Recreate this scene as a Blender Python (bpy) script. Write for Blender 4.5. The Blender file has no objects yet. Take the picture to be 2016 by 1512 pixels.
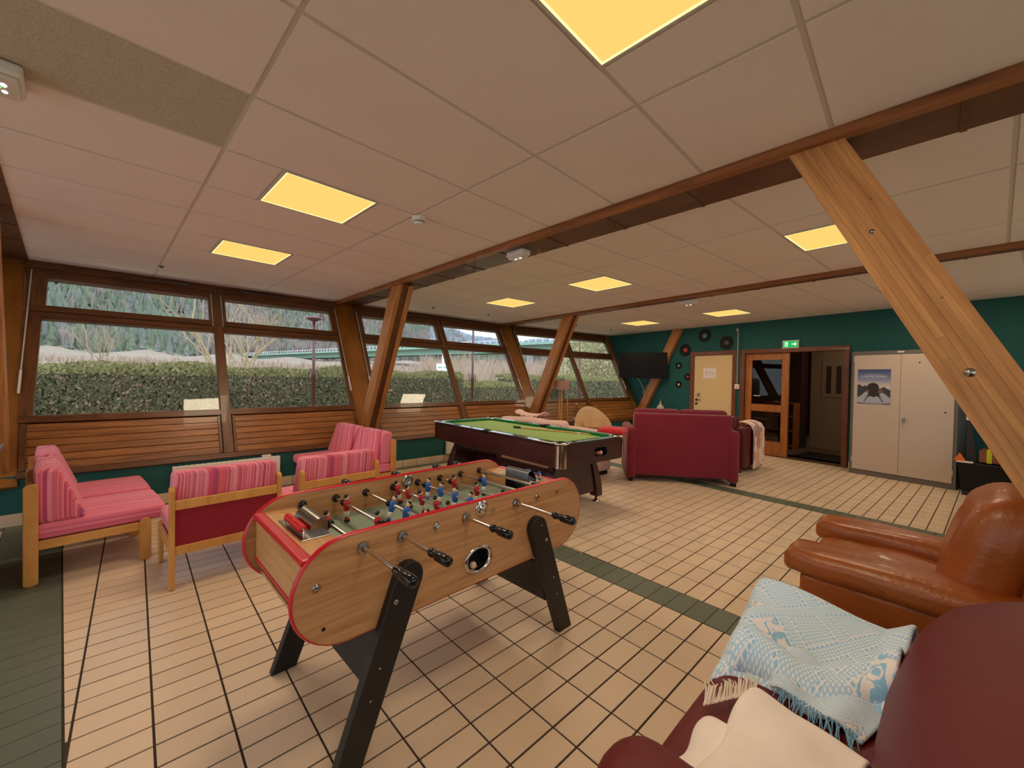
import bpy, bmesh, math, random
from mathutils import Vector, Matrix
S = bpy.context.scene
COL = S.collection
PI = math.pi
R = math.radians
rnd = random.Random(7)

# ------------------------------------------------------------------ camera
F_PX, YAW, PITCH, ROLL, CAM_H = 793.54, R(46.89), R(-0.848), R(1.014), 1.435
cy, sy, cp, sp = math.cos(YAW), math.sin(YAW), math.cos(PITCH), math.sin(PITCH)
FW = Vector((cy*cp, sy*cp, sp)); RT = Vector((sy, -cy, 0)); UP = RT.cross(FW)
RT, UP = RT*math.cos(ROLL)+UP*math.sin(ROLL), UP*math.cos(ROLL)-RT*math.sin(ROLL)
cam_d = bpy.data.cameras.new('camera'); cam = bpy.data.objects.new('camera', cam_d); COL.objects.link(cam)
cam_d.sensor_width = 36; cam_d.lens = F_PX/2016*36; cam_d.clip_start = .02; cam_d.clip_end = 4000
m3 = Matrix((RT, UP, -FW)).transposed().to_4x4()
cam.matrix_world = Matrix.Translation((0, 0, CAM_H)) @ m3
S.camera = cam

# ------------------------------------------------------------------ world, exposure
S.view_settings.view_transform = 'Standard'; S.view_settings.look = 'None'
S.view_settings.gamma = 1; S.view_settings.use_curve_mapping = False
S.view_settings.exposure = 0.25
SKY = 1.8            # horizon radiance of the overcast sky
W = bpy.data.worlds.new('overcast_sky'); S.world = W; W.use_nodes = True
nt = W.node_tree; bg = nt.nodes['Background']
tc = nt.nodes.new('ShaderNodeTexCoord'); no = nt.nodes.new('ShaderNodeTexNoise'); no.inputs['Scale'].default_value = 3.2
no.inputs['Detail'].default_value = 5
mpw = nt.nodes.new('ShaderNodeMapping'); mpw.inputs['Scale'].default_value = (1, 1, 3.5)
rp = nt.nodes.new('ShaderNodeValToRGB')
rp.color_ramp.elements[0].position = .35; rp.color_ramp.elements[0].color = (.50, .59, .71, 1)
rp.color_ramp.elements[1].position = .68; rp.color_ramp.elements[1].color = (.72, .77, .83, 1)
nt.links.new(tc.outputs['Generated'], mpw.inputs['Vector']); nt.links.new(mpw.outputs[0], no.inputs['Vector'])
nt.links.new(no.outputs['Fac'], rp.inputs[0]); nt.links.new(rp.outputs[0], bg.inputs['Color'])
# overcast luminance law: zenith about three times as bright as the horizon, L = Lh (1 + 2 sin e)
sxw = nt.nodes.new('ShaderNodeSeparateXYZ'); nt.links.new(tc.outputs['Generated'], sxw.inputs[0])
mxw = nt.nodes.new('ShaderNodeMath'); mxw.operation = 'MAXIMUM'; mxw.inputs[1].default_value = 0; nt.links.new(sxw.outputs['Z'], mxw.inputs[0])
maw = nt.nodes.new('ShaderNodeMath'); maw.operation = 'MULTIPLY_ADD'; maw.inputs[1].default_value = 2*SKY; maw.inputs[2].default_value = SKY; nt.links.new(mxw.outputs[0], maw.inputs[0])
nt.links.new(maw.outputs[0], bg.inputs['Strength'])
LAMP_W = 11.5          # watts of each ceiling panel
LAMP_RGB = (1.0, .80, .57)

# ------------------------------------------------------------------ materials
def lin(c):
    f = lambda v: v/12.92 if v <= .04045 else ((v+.055)/1.055)**2.4
    return tuple(f(v/255.) for v in c)+(1.,)
MATS = {}
def base(name):
    m = bpy.data.materials.new(name); m.use_nodes = True; MATS[name] = m
    return m, m.node_tree, m.node_tree.nodes['Principled BSDF']
def mat(name, c, rough=.5, metal=0, var=.0, scale=6., bump=0, bscale=60., rand=0., coat=0., stretch=(1, 1, 1), spec=.5, bdist=.01, sheen=0):
    m, t, b = base(name); L = t.links.new
    col = lin(c); b.inputs['Base Color'].default_value = col
    b.inputs['Roughness'].default_value = rough; b.inputs['Metallic'].default_value = metal
    b.inputs['Coat Weight'].default_value = coat; b.inputs['Specular IOR Level'].default_value = spec
    if sheen: b.inputs['Sheen Weight'].default_value = sheen
    if var or bump or rand:
        tcn = t.nodes.new('ShaderNodeTexCoord'); mp = t.nodes.new('ShaderNodeMapping'); mp.inputs['Scale'].default_value = stretch
        L(tcn.outputs['Object'], mp.inputs['Vector'])
    if var or rand:
        n = t.nodes.new('ShaderNodeTexNoise'); n.inputs['Scale'].default_value = scale; n.inputs['Detail'].default_value = 4
        L(mp.outputs[0], n.inputs['Vector'])
        hs = t.nodes.new('ShaderNodeHueSaturation'); hs.inputs['Color'].default_value = col
        a = t.nodes.new('ShaderNodeMath'); a.operation = 'MULTIPLY_ADD'; a.inputs[1].default_value = 2.4*var; a.inputs[2].default_value = 1-1.2*var
        L(n.outputs['Fac'], a.inputs[0])
        out = a.outputs[0]
        if rand:
            oi = t.nodes.new('ShaderNodeObjectInfo'); k = t.nodes.new('ShaderNodeMath'); k.operation = 'MULTIPLY_ADD'
            k.inputs[1].default_value = 2*rand; k.inputs[2].default_value = 1-rand; L(oi.outputs['Random'], k.inputs[0])
            k2 = t.nodes.new('ShaderNodeMath'); k2.operation = 'MULTIPLY'; L(out, k2.inputs[0]); L(k.outputs[0], k2.inputs[1]); out = k2.outputs[0]
        L(out, hs.inputs['Value']); L(hs.outputs[0], b.inputs['Base Color'])
    if bump:
        n2 = t.nodes.new('ShaderNodeTexNoise'); n2.inputs['Scale'].default_value = bscale; n2.inputs['Detail'].default_value = 5
        L(mp.outputs[0], n2.inputs['Vector'])
        bp = t.nodes.new('ShaderNodeBump'); bp.inputs['Strength'].default_value = bump; bp.inputs['Distance'].default_value = bdist
        L(n2.outputs['Fac'], bp.inputs['Height']); L(bp.outputs[0], b.inputs['Normal'])
    return m
def wood(name, c1, c2, stretch=(1, 12, 12), scale=2.2, rough=.45, rand=.0, coat=.15, knots=False):
    m, t, b = base(name); L = t.links.new
    tcn = t.nodes.new('ShaderNodeTexCoord'); mp = t.nodes.new('ShaderNodeMapping'); mp.inputs['Scale'].default_value = stretch
    L(tcn.outputs['Object'], mp.inputs['Vector'])
    oi = t.nodes.new('ShaderNodeObjectInfo'); va = t.nodes.new('ShaderNodeVectorMath'); va.operation = 'ADD'
    sc = t.nodes.new('ShaderNodeVectorMath'); sc.operation = 'SCALE'; sc.inputs[0].default_value = (17, 31, 23); L(oi.outputs['Random'], sc.inputs['Scale'])
    L(mp.outputs[0], va.inputs[0]); L(sc.outputs[0], va.inputs[1])
    n = t.nodes.new('ShaderNodeTexNoise'); n.inputs['Scale'].default_value = scale; n.inputs['Detail'].default_value = 6; n.inputs['Distortion'].default_value = .6
    L(va.outputs[0], n.inputs['Vector'])
    r = t.nodes.new('ShaderNodeValToRGB'); r.color_ramp.elements[0].position = .3; r.color_ramp.elements[1].position = .72
    r.color_ramp.elements[0].color = lin(c1); r.color_ramp.elements[1].color = lin(c2); L(n.outputs['Fac'], r.inputs[0])
    hs = t.nodes.new('ShaderNodeHueSaturation'); L(r.outputs[0], hs.inputs['Color'])
    k = t.nodes.new('ShaderNodeMath'); k.operation = 'MULTIPLY_ADD'; k.inputs[1].default_value = 2*rand; k.inputs[2].default_value = 1-rand
    L(oi.outputs['Random'], k.inputs[0]); L(k.outputs[0], hs.inputs['Value'])
    L(hs.outputs[0], b.inputs['Base Color']); b.inputs['Roughness'].default_value = rough; b.inputs['Coat Weight'].default_value = coat
    bp = t.nodes.new('ShaderNodeBump'); bp.inputs['Strength'].default_value = .12; bp.inputs['Distance'].default_value = .004
    L(n.outputs['Fac'], bp.inputs['Height']); L(bp.outputs[0], b.inputs['Normal'])
    return m
def emit(name, c, s):
    m, t, b = base(name); b.inputs['Base Color'].default_value = (0, 0, 0, 1)
    b.inputs['Emission Color'].default_value = lin(c); b.inputs['Emission Strength'].default_value = s; b.inputs['Roughness'].default_value = 1
    b.inputs['Specular IOR Level'].default_value = 0
    return m
def glass(name, tint=(1, 1, 1), ior=1.45):
    m, t, b = base(name); L = t.links.new
    t.nodes.remove(b); o = t.nodes['Material Output']
    tr = t.nodes.new('ShaderNodeBsdfTransparent'); tr.inputs[0].default_value = tint+(1,)
    g = t.nodes.new('ShaderNodeBsdfGlossy'); g.inputs['Roughness'].default_value = .01
    f = t.nodes.new('ShaderNodeFresnel'); ge = t.nodes.new('ShaderNodeNewGeometry')   # same reflectance from both sides of the pane
    k = t.nodes.new('ShaderNodeMath'); k.operation = 'MULTIPLY_ADD'; k.inputs[1].default_value = 1/ior-ior; k.inputs[2].default_value = ior
    L(ge.outputs['Backfacing'], k.inputs[0]); L(k.outputs[0], f.inputs['IOR'])
    mx = t.nodes.new('ShaderNodeMixShader'); L(f.outputs[0], mx.inputs[0]); L(tr.outputs[0], mx.inputs[1]); L(g.outputs[0], mx.inputs[2]); L(mx.outputs[0], o.inputs[0])
    return m
def tile_mat(name, c, origin, pitch, var, rough, alpha=0.):
    """one plain glaze colour per tile, a little different from piece to piece"""
    m, t, b = base(name); L = t.links.new
    g = t.nodes.new('ShaderNodeNewGeometry'); mp = t.nodes.new('ShaderNodeMapping'); mp.vector_type = 'TEXTURE'
    mp.inputs['Location'].default_value = origin; mp.inputs['Scale'].default_value = pitch; mp.inputs['Rotation'].default_value = (0, 0, alpha)
    L(g.outputs['Position'], mp.inputs['Vector'])
    fl = t.nodes.new('ShaderNodeVectorMath'); fl.operation = 'FLOOR'; L(mp.outputs[0], fl.inputs[0])
    wn = t.nodes.new('ShaderNodeTexWhiteNoise'); wn.noise_dimensions = '2D'; L(fl.outputs[0], wn.inputs['Vector'])
    n = t.nodes.new('ShaderNodeTexNoise'); n.inputs['Scale'].default_value = 9; n.inputs['Detail'].default_value = 5; L(g.outputs['Position'], n.inputs['Vector'])
    a = t.nodes.new('ShaderNodeMath'); a.operation = 'MULTIPLY_ADD'; a.inputs[1].default_value = var; a.inputs[2].default_value = 1-var*.75; L(wn.outputs['Value'], a.inputs[0])
    a2 = t.nodes.new('ShaderNodeMath'); a2.operation = 'MULTIPLY_ADD'; a2.inputs[1].default_value = var*.9; L(n.outputs['Fac'], a2.inputs[0]); L(a.outputs[0], a2.inputs[2])
    hs = t.nodes.new('ShaderNodeHueSaturation'); hs.inputs['Color'].default_value = lin(c); L(a2.outputs[0], hs.inputs['Value']); L(hs.outputs[0], b.inputs['Base Color'])
    b.inputs['Roughness'].default_value = rough
    bp = t.nodes.new('ShaderNodeBump'); bp.inputs['Strength'].default_value = .08; bp.inputs['Distance'].default_value = .003
    L(n.outputs['Fac'], bp.inputs['Height']); L(bp.outputs[0], b.inputs['Normal'])
    return m
def stripes(name, vec, freq, stops, rough=.85):
    """woven stripes: a ramp driven by a noise that runs along one direction of the cushion"""
    m, t, b = base(name); L = t.links.new
    tcn = t.nodes.new('ShaderNodeTexCoord'); d = t.nodes.new('ShaderNodeVectorMath'); d.operation = 'DOT_PRODUCT'; d.inputs[1].default_value = vec
    L(tcn.outputs['Object'], d.inputs[0])
    n = t.nodes.new('ShaderNodeTexNoise'); n.noise_dimensions = '1D'; n.inputs['Scale'].default_value = freq; n.inputs['Detail'].default_value = 3.5; n.inputs['Roughness'].default_value = .75
    L(d.outputs['Value'], n.inputs['W'])
    r = t.nodes.new('ShaderNodeValToRGB'); r.color_ramp.interpolation = 'LINEAR'
    el = r.color_ramp.elements
    while len(el) < len(stops): el.new(.5)
    for e, (p, c) in zip(el, stops): e.position = p; e.color = lin(c)
    L(n.outputs['Fac'], r.inputs[0]); L(r.outputs[0], b.inputs['Base Color']); b.inputs['Roughness'].default_value = rough
    b.inputs['Sheen Weight'].default_value = .15
    n2 = t.nodes.new('ShaderNodeTexNoise'); n2.inputs['Scale'].default_value = 260; L(tcn.outputs['Object'], n2.inputs['Vector'])
    bp = t.nodes.new('ShaderNodeBump'); bp.inputs['Strength'].default_value = .25; bp.inputs['Distance'].default_value = .002
    L(n2.outputs['Fac'], bp.inputs['Height']); L(bp.outputs[0], b.inputs['Normal'])
    return m

TX, TY, JT = .2407, .1213, .009
TO = (1.2628, 1.5494)
mat('ceiling_tile', (232, 218, 213), .95, var=.03, scale=3, bump=.12, bscale=220)
mat('ceiling_fibre', (196, 186, 168), .95, var=.35, scale=90, bump=.8, bscale=90, stretch=(1, 2.4, 1))
mat('ceiling_bar', (206, 196, 188), .7)
tile_mat('tile_beige', (224, 199, 168), (TO[0], TO[1], 0), (TX, TY, 1), .10, .42)
tile_mat('tile_green', (98, 106, 88), (TO[0], TO[1], 0), (TX, TY, 1), .12, .45)
mat('grout', (66, 52, 44), .9, var=.15, scale=20)
mat('wall_teal', (20, 86, 83), .75, var=.06, scale=2.5, bump=.08, bscale=140)
mat('wall_pale', (190, 178, 160), .85, var=.05, scale=3)
wood('wood_slat', (118, 72, 33), (170, 110, 54), (1.1, 14, 14), 2.0, .42, .13)
wood('wood_window', (80, 46, 21), (116, 71, 33), (2, 14, 14), 2.0, .42, .05)  # dark frame wood, deepened further to hold the shade under the ceiling
wood('wood_window_up', (86, 50, 23), (122, 76, 36), (14, 2, 14), 2.0, .42, .05)
wood('wood_leg', (156, 96, 46), (200, 138, 76), (14, 14, 1.0), 2.0, .42, .08)
wood('wood_legdark', (88, 46, 20), (122, 68, 30), (14, 14, 1.0), 2.0, .5, .05)
wood('wood_outer', (128, 78, 24), (160, 100, 34), (3, 1, 3), 1.6, .4, .05)
wood('wood_lamella', (164, 106, 54), (208, 150, 88), (12, 12, .9), 2.2, .62, .16, 0.)
wood('wood_beam', (120, 70, 34), (170, 104, 54), (12, 1, 12), 2., .5, .05)
wood('wood_brown_panel', (84, 48, 28), (104, 60, 36), (3, 1.2, 3), 2.2, .55, .05)
wood('wood_beech', (198, 138, 66), (224, 168, 92), (6, 6, 2), 2.0, .4, .05)
wood('wood_beech_y', (198, 138, 66), (224, 168, 92), (8, 1.5, 8), 2.0, .4, .05)
wood('wood_door', (150, 86, 30), (184, 112, 46), (8, 8, 1), 2.0, .42, .05)
wood('wood_frame_dark', (96, 50, 26), (126, 68, 38), (8, 8, 1), 2.0, .45, .05)
wood('foos_wood', (172, 120, 72), (206, 154, 102), (1.4, 14, 22), 2.4, .38, .03)
wood('foos_wood_y', (192, 138, 82), (214, 162, 106), (14, 1.4, 22), 2.4, .38, .03)
wood('pool_wood', (48, 14, 16), (68, 24, 26), (16, 1.2, 16), 2., .34, .03, .3)
wood('plywood', (220, 180, 130), (236, 200, 152), (3, 3, 3), 2., .45)
wood('cue_wood', (206, 160, 96), (226, 184, 124), (20, 20, 1), 2., .3)
wood('cabinet_wood', (120, 62, 34), (150, 84, 48), (3, 12, 12), 2., .45)
mat('black_paint', (24, 23, 24), .42, var=.05, scale=30, bump=.05, bscale=200)
mat('black_plastic', (14, 13, 14), .18)
mat('black_matte', (12, 11, 11), .8)
mat('red_plastic', (205, 24, 44), .3)
mat('red_bead', (214, 30, 30), .35)
mat('blue_bead', (30, 90, 190), .35)
mat('chrome', (215, 212, 205), .12, 1)
mat('steel', (165, 160, 150), .25, 1, var=.12, scale=15)
mat('dull_metal', (112, 116, 122), .42, 1, var=.1, scale=20)
mat('green_field', (138, 160, 144), .5, var=.14, scale=6)
mat('line_white', (196, 196, 184), .6)
mat('baize', (150, 182, 104), .9, var=.05, scale=4, bump=.1, bscale=500)
mat('baize_rail', (20, 122, 56), .85, var=.05, scale=8)
mat('pool_rail', (40, 20, 20), .22, coat=.5)
mat('pink_cloth', (222, 184, 170), .9, var=.06, scale=6, bump=.3, bscale=25, sheen=.2)
mat('red_fabric', (128, 24, 42), .92, var=.16, scale=4, bump=.2, bscale=300, sheen=.25)
mat('red_panel', (148, 22, 44), .85, var=.05, scale=30, bump=.2, bscale=400)
mat('red_leather', (100, 12, 19), .52, var=.08, scale=6, bump=.15, bscale=160)
mat('brown_leather', (158, 84, 30), .36, var=.20, scale=6, bump=.45, bscale=34, coat=.08, bdist=.008)
mat('dark_leather', (92, 18, 22), .45, var=.06, scale=6)
mat('stitch', (92, 40, 14), .6)
mat('red_cushion', (196, 22, 30), .9, var=.06, scale=9, sheen=.2)
mat('white_paint', (228, 224, 214), .45)
mat('white_plastic', (226, 222, 214), .4)
mat('door_paint', (226, 194, 142), .6, var=.04, scale=4)
mat('locker_door', (196, 178, 162), .55, var=.03, scale=3)
mat('locker_grey', (104, 98, 92), .5)
mat('paper', (240, 228, 220), .8)
mat('ink', (50, 45, 45), .8)
mat('vinyl', (14, 14, 15), .55, spec=.3)
mat('label_blue', (110, 168, 190), .6); mat('label_red', (214, 70, 84), .6); mat('label_grey', (92, 96, 90), .6)
mat('label_teal', (120, 190, 190), .6); mat('label_cream', (240, 214, 160), .6)
mat('tv_black', (12, 9, 9), .42, spec=.2); mat('skin', (232, 192, 158), .5); mat('hair', (20, 17, 16), .4)
mat('jersey_red', (186, 26, 40), .35); mat('jersey_blue', (38, 100, 190), .35); mat('shorts', (232, 230, 222), .4)
mat('lampshade', (176, 134, 116), .9, var=.04, scale=30)
mat('clear_plastic', (216, 206, 196), .2)
mat('yellow_strap', (214, 212, 40), .7); mat('orange_plastic', (226, 110, 40), .5)
mat('cable_white', (210, 206, 196), .5)
mat('cream_cloth', (250, 241, 233), .95, var=.04, scale=20, bump=.5, bscale=140, sheen=.2, bdist=.003)
mat('grey_patch', (150, 152, 160), .9)
mat('asphalt', (150, 138, 120), .95, var=.2, scale=.8)
mat('grass', (160, 148, 112), .95, var=.3, scale=.35)
mat('field', (122, 106, 90), .95, var=.3, scale=.03)
mat('hill_ground', (122, 114, 100), .95, var=.35, scale=.02)
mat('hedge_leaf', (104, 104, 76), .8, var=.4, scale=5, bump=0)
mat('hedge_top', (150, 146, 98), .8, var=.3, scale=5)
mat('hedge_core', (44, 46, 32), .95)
mat('twig', (176, 156, 136), .9, var=.25, scale=2)
mat('twig_brown', (164, 138, 118), .9, var=.25, scale=2)
mat('bark', (162, 142, 114), .9, var=.2, scale=4)
mat('pine_hazed', (104, 114, 92), .9, var=.4, scale=.03)  # hillside tree colours, paled and greyed to carry the haze
mat('pine_dark_hazed', (112, 116, 108), .9, var=.3, scale=.03)
mat('bare_wood_hazed', (150, 138, 130), .9, var=.3, scale=.03)
mat('far_ridge_hazed', (130, 138, 146), .95, var=.2, scale=.01)  # distance haze mixed into the ridge colour as blue-grey
mat('olive_leaf', (168, 160, 116), .85, var=.3, scale=2)
mat('bridge_green', (140, 178, 160), .6); mat('concrete', (170, 168, 160), .85, var=.1, scale=.5)
mat('lamp_red', (92, 48, 46), .5)
mat('sign_white', (236, 236, 236), .5)
mat('hall_floor', (120, 100, 78), .6, var=.1, scale=2); mat('hall_wall', (158, 132, 106), .85)
mat('hall_brown', (70, 42, 26), .6)
mat('threshold', (86, 62, 40), .5)
emit('panel_light', (255, 207, 112), .92)
emit('panel_rim', (255, 240, 160), 1.25)
emit('exit_green', (40, 190, 90), .8); emit('exit_white', (240, 255, 240), 1.1)
emit('led_white', (245, 250, 255), 1.3); emit('led_green', (150, 255, 120), 1.0)
glass('pane_glass', (.93, .95, .95), 1.42)
glass('door_glass', (.55, .52, .47), 1.5)
glass('bottle_glass', (.82, .84, .86), 1.35)
PINK = [(0, (122, 66, 116)), (.33, (150, 84, 132)), (.40, (204, 66, 98)), (.46, (226, 100, 128)), (.51, (240, 160, 176)), (.56, (210, 74, 106)), (.63, (236, 112, 116)), (1, (180, 104, 150))]
PINKS = [(0, (196, 84, 122)), (.35, (218, 98, 132)), (.46, (232, 116, 142)), (.55, (240, 142, 160)), (.65, (226, 108, 134)), (1, (206, 100, 142))]
stripes('stripe_back', (1, 0, 0), 17, PINK)
stripes('stripe_side', (.75, 1, .0), 17, PINK)
stripes('stripe_seat', (1, 0, 1.6), 20, PINKS)

# ------------------------------------------------------------------ mesh helpers
class MB:
    def __init__(s): s.v = []; s.f = []; s.m = []; s.sm = []
    def add(s, vs, fs, mi=0, smooth=False):
        o = len(s.v); s.v += [tuple(v) for v in vs]; s.f += [tuple(i+o for i in f) for f in fs]
        s.m += [mi]*len(fs); s.sm += [smooth]*len(fs); return s
    def box(s, x0, x1, y0, y1, z0, z1, mi=0):
        return s.add([(x0, y0, z0), (x1, y0, z0), (x1, y1, z0), (x0, y1, z0), (x0, y0, z1), (x1, y0, z1), (x1, y1, z1), (x0, y1, z1)],
                     [(0, 3, 2, 1), (4, 5, 6, 7), (0, 1, 5, 4), (1, 2, 6, 5), (2, 3, 7, 6), (3, 0, 4, 7)], mi)
    def hexa(s, P, mi=0):   # 8 points: bottom 4 then top 4, both counter-clockwise from above
        return s.add(P, [(0, 3, 2, 1), (4, 5, 6, 7), (0, 1, 5, 4), (1, 2, 6, 5), (2, 3, 7, 6), (3, 0, 4, 7)], mi)
    def prism(s, poly, z0, z1, mi=0, fn=lambda x, y, z: (x, y, z)):
        n = len(poly)
        vs = [fn(x, y, z0) for x, y in poly]+[fn(x, y, z1) for x, y in poly]
        return s.add(vs, [tuple(range(n))[::-1], tuple(range(n, 2*n))]+[(i, (i+1) % n, n+(i+1) % n, n+i) for i in range(n)], mi)
    def tube(s, pts, r, n=8, mi=0, caps=True, smooth=True):
        pts = [Vector(p) for p in pts]; rs = r if isinstance(r, (list, tuple)) else [r]*len(pts)
        rings = []; up = None
        for i, p in enumerate(pts):
            d = (pts[min(i+1, len(pts)-1)]-pts[max(i-1, 0)]).normalized()
            if up is None: up = Vector((0, 0, 1)) if abs(d.z) < .9 else Vector((1, 0, 0))
            a = d.cross(up)
            if a.length < 1e-4: a = d.cross(Vector((.3, .9, .1)))
            a.normalize(); b = d.cross(a); up = -b
            rings.append([p+(a*math.cos(2*PI*k/n)+b*math.sin(2*PI*k/n))*rs[i] for k in range(n)])
        vs = [v for rg in rings for v in rg]; fs = []
        for i in range(len(pts)-1):
            for k in range(n):
                fs.append((i*n+k, i*n+(k+1) % n, (i+1)*n+(k+1) % n, (i+1)*n+k))
        s.add(vs, fs, mi, smooth)
        if caps:
            s.add(rings[0], [tuple(range(n))], mi); s.add(rings[-1], [tuple(range(n))[::-1]], mi)
        return s
    def lathe(s, prof, n=16, o=(0, 0, 0), axis='z', mi=0, smooth=True):
        vs = []; fs = []; k = len(prof)
        for i in range(n):
            a = 2*PI*i/n; c, q = math.cos(a), math.sin(a)
            for (r, h) in prof:
                p = {'z': (r*c, r*q, h), 'y': (r*c, h, r*q), 'x': (h, r*c, r*q)}[axis]
                vs.append((p[0]+o[0], p[1]+o[1], p[2]+o[2]))
        for i in range(n):
            j = (i+1) % n
            for q in range(k-1): fs.append((i*k+q, j*k+q, j*k+q+1, i*k+q+1))
        return s.add(vs, fs, mi, smooth)
    def disc(s, o, r, axis='z', n=24, mi=0, t=.002):
        return s.lathe([(0.0001, 0), (r, 0), (r, t), (.0001, t)], n, o, axis, mi, False)
    def ball(s, o, r, mi=0, sc=(1, 1, 1), n=10):
        pr = [(max(1e-4, math.sin(PI*i/n)), -math.cos(PI*i/n)) for i in range(n+1)]
        vs = []; fs = []; m = n*2; k = n+1
        for i in range(m):
            a = 2*PI*i/m
            for (q, hh) in pr: vs.append((o[0]+r*sc[0]*q*math.cos(a), o[1]+r*sc[1]*q*math.sin(a), o[2]+r*sc[2]*hh))
        for i in range(m):
            j = (i+1) % m
            for q in range(n): fs.append((i*k+q, j*k+q, j*k+q+1, i*k+q+1))
        return s.add(vs, fs, mi, True)
    def cush(s, c, size, r, n=7, puff=(0, 0, 0), mi=0, fn=None):
        """soft rounded block: a subdivided cube with rounded edges, bulging faces"""
        h = [q/2 for q in size]; r = min(r, min(h)*.99); vs = {}; fs = []
        def pt(p):
            key = tuple(round(q, 5) for q in p)
            if key in vs: return vs[key][0]
            q = [p[i]*h[i] for i in range(3)]
            inn = [max(-(h[i]-r), min(h[i]-r, q[i])) for i in range(3)]
            d = Vector([q[i]-inn[i] for i in range(3)])
            if d.length > 1e-9:
                mx = max(abs(q[i]) - (h[i]-r) for i in range(3))
                d = d.normalized()*min(r, mx) if mx > 0 else Vector((0, 0, 0))
            w = Vector(inn)+d
            g = [(1-p[(i+1) % 3]**2)*(1-p[(i+2) % 3]**2) for i in range(3)]
            w = Vector([w[i]+puff[i]*g[i]*p[i] for i in range(3)])
            if fn: w = Vector(fn(w))
            vs[key] = (len(vs), tuple(w+Vector(c))); return vs[key][0]
        # denser samples near the edges
        def mark(hh):
            e = r/hh; a = [-1+e*t for t in (0, .3, .65, 1)]; m = max(2, n-4)
            mid = [a[-1]+(-2*a[-1])*i/m for i in range(1, m)]
            return a+mid+[-q for q in a[::-1]]
        ms = [mark(h[i]) for i in range(3)]
        for ax in range(3):
            u, v = (ax+1) % 3, (ax+2) % 3
            for sg in (-1, 1):
                for i in range(len(ms[u])-1):
                    for j in range(len(ms[v])-1):
                        qs = []
                        for (a, b) in ((i, j), (i+1, j), (i+1, j+1), (i, j+1)):
                            p = [0, 0, 0]; p[ax] = sg; p[u] = ms[u][a]; p[v] = ms[v][b]; qs.append(pt(p))
                        fs.append(tuple(qs) if sg > 0 else tuple(qs[::-1]))
        arr = [None]*len(vs)
        for i, p in vs.values(): arr[i] = p
        return s.add(arr, fs, mi, True)
    def mesh(s, name, mats, bevel=0, bseg=2):
        me = bpy.data.meshes.new(name); me.from_pydata(s.v, [], s.f)
        for mm in (mats if isinstance(mats, (list, tuple)) else [mats]): me.materials.append(MATS[mm])
        me.polygons.foreach_set('material_index', s.m); me.polygons.foreach_set('use_smooth', s.sm)
        if bevel:
            bm = bmesh.new(); bm.from_mesh(me)
            bmesh.ops.bevel(bm, geom=[e for e in bm.edges if e.is_manifold and e.calc_face_angle(0) > .5], offset=bevel, segments=bseg, affect='EDGES', profile=.5, clamp_overlap=True)
            bm.to_mesh(me); bm.free()
        me.update(); return me
    def build(s, name, mats, parent=None, bevel=0, bseg=2, loc=None, rotz=0, **kw):
        o = bpy.data.objects.new(name, s.mesh(name, mats, bevel, bseg)); COL.objects.link(o)
        if parent: o.parent = parent
        if loc is not None: o.location = loc
        if rotz: o.rotation_euler = (0, 0, rotz)
        for k, v in kw.items(): o[k] = v
        return o
def plate(loops, t, fn, mats, name, parent=None):
    """flat board with holes: outer loop and hole loops in 2-D, thickness t, fn maps (a, b, depth) to 3-D"""
    bm = bmesh.new(); rims = []
    for d in (0, t):
        edges = []; rr = []
        for lp in loops:
            vs = [bm.verts.new(fn(a, b, d)) for a, b in lp]; rr.append(vs)
            edges += [bm.edges.new((vs[i], vs[(i+1) % len(vs)])) for i in range(len(vs))]
        bmesh.ops.triangle_fill(bm, use_beauty=True, use_dissolve=False, edges=edges); rims.append(rr)
    for r0, r1 in zip(*rims):
        for i in range(len(r0)):
            j = (i+1) % len(r0); bm.faces.new((r0[i], r0[j], r1[j], r1[i]))
    bmesh.ops.recalc_face_normals(bm, faces=bm.faces)
    me = bpy.data.meshes.new(name); bm.to_mesh(me); bm.free()
    for mm in mats: me.materials.append(MATS[mm])
    o = bpy.data.objects.new(name, me); COL.objects.link(o)
    if parent: o.parent = parent
    return o
def tag(o, label=None, cat=None, group=None, kind=None):
    if label: o['label'] = label
    if cat: o['category'] = cat
    if group: o['group'] = group
    if kind: o['kind'] = kind
    return o
def empty(name, loc=(0, 0, 0), rz=0, mw=None):
    o = bpy.data.objects.new(name, None); COL.objects.link(o); o.empty_display_size = .1
    if mw is not None: o.matrix_world = mw
    else: o.location = loc; o.rotation_euler = (0, 0, rz)
    return o
def thing(name, label, cat, loc=(0, 0, 0), rz=0, group=None): return tag(empty(name, loc, rz), label, cat, group)
def copy_tree(o, parent=None):
    c = o.copy(); COL.objects.link(c); c.parent = parent
    for ch in list(o.children): copy_tree(ch, c)
    return c
def text(name, body, size, parent, matname, loc, rot, align='CENTER', ext=.0006):
    cu = bpy.data.curves.new(name, 'FONT'); cu.body = body; cu.size = size; cu.align_x = align; cu.align_y = 'CENTER'; cu.extrude = ext
    cu.materials.append(MATS[matname]); o = bpy.data.objects.new(name, cu); COL.objects.link(o)
    me = bpy.data.meshes.new_from_object(o); bpy.data.objects.remove(o)
    if not me.materials: me.materials.append(MATS[matname])
    o = bpy.data.objects.new(name, me); COL.objects.link(o)
    o.parent = parent; o.location = loc; o.rotation_euler = rot; return o
def ray(px, py):
    return RT*((px-1008)/F_PX) - UP*((py-756)/F_PX) + FW
def at_depth(px, py, d):
    return Vector((0, 0, CAM_H))+ray(px, py)*d
def at_z(px, py, z):
    d = ray(px, py); return Vector((0, 0, CAM_H))+d*((z-CAM_H)/d.z)
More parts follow.
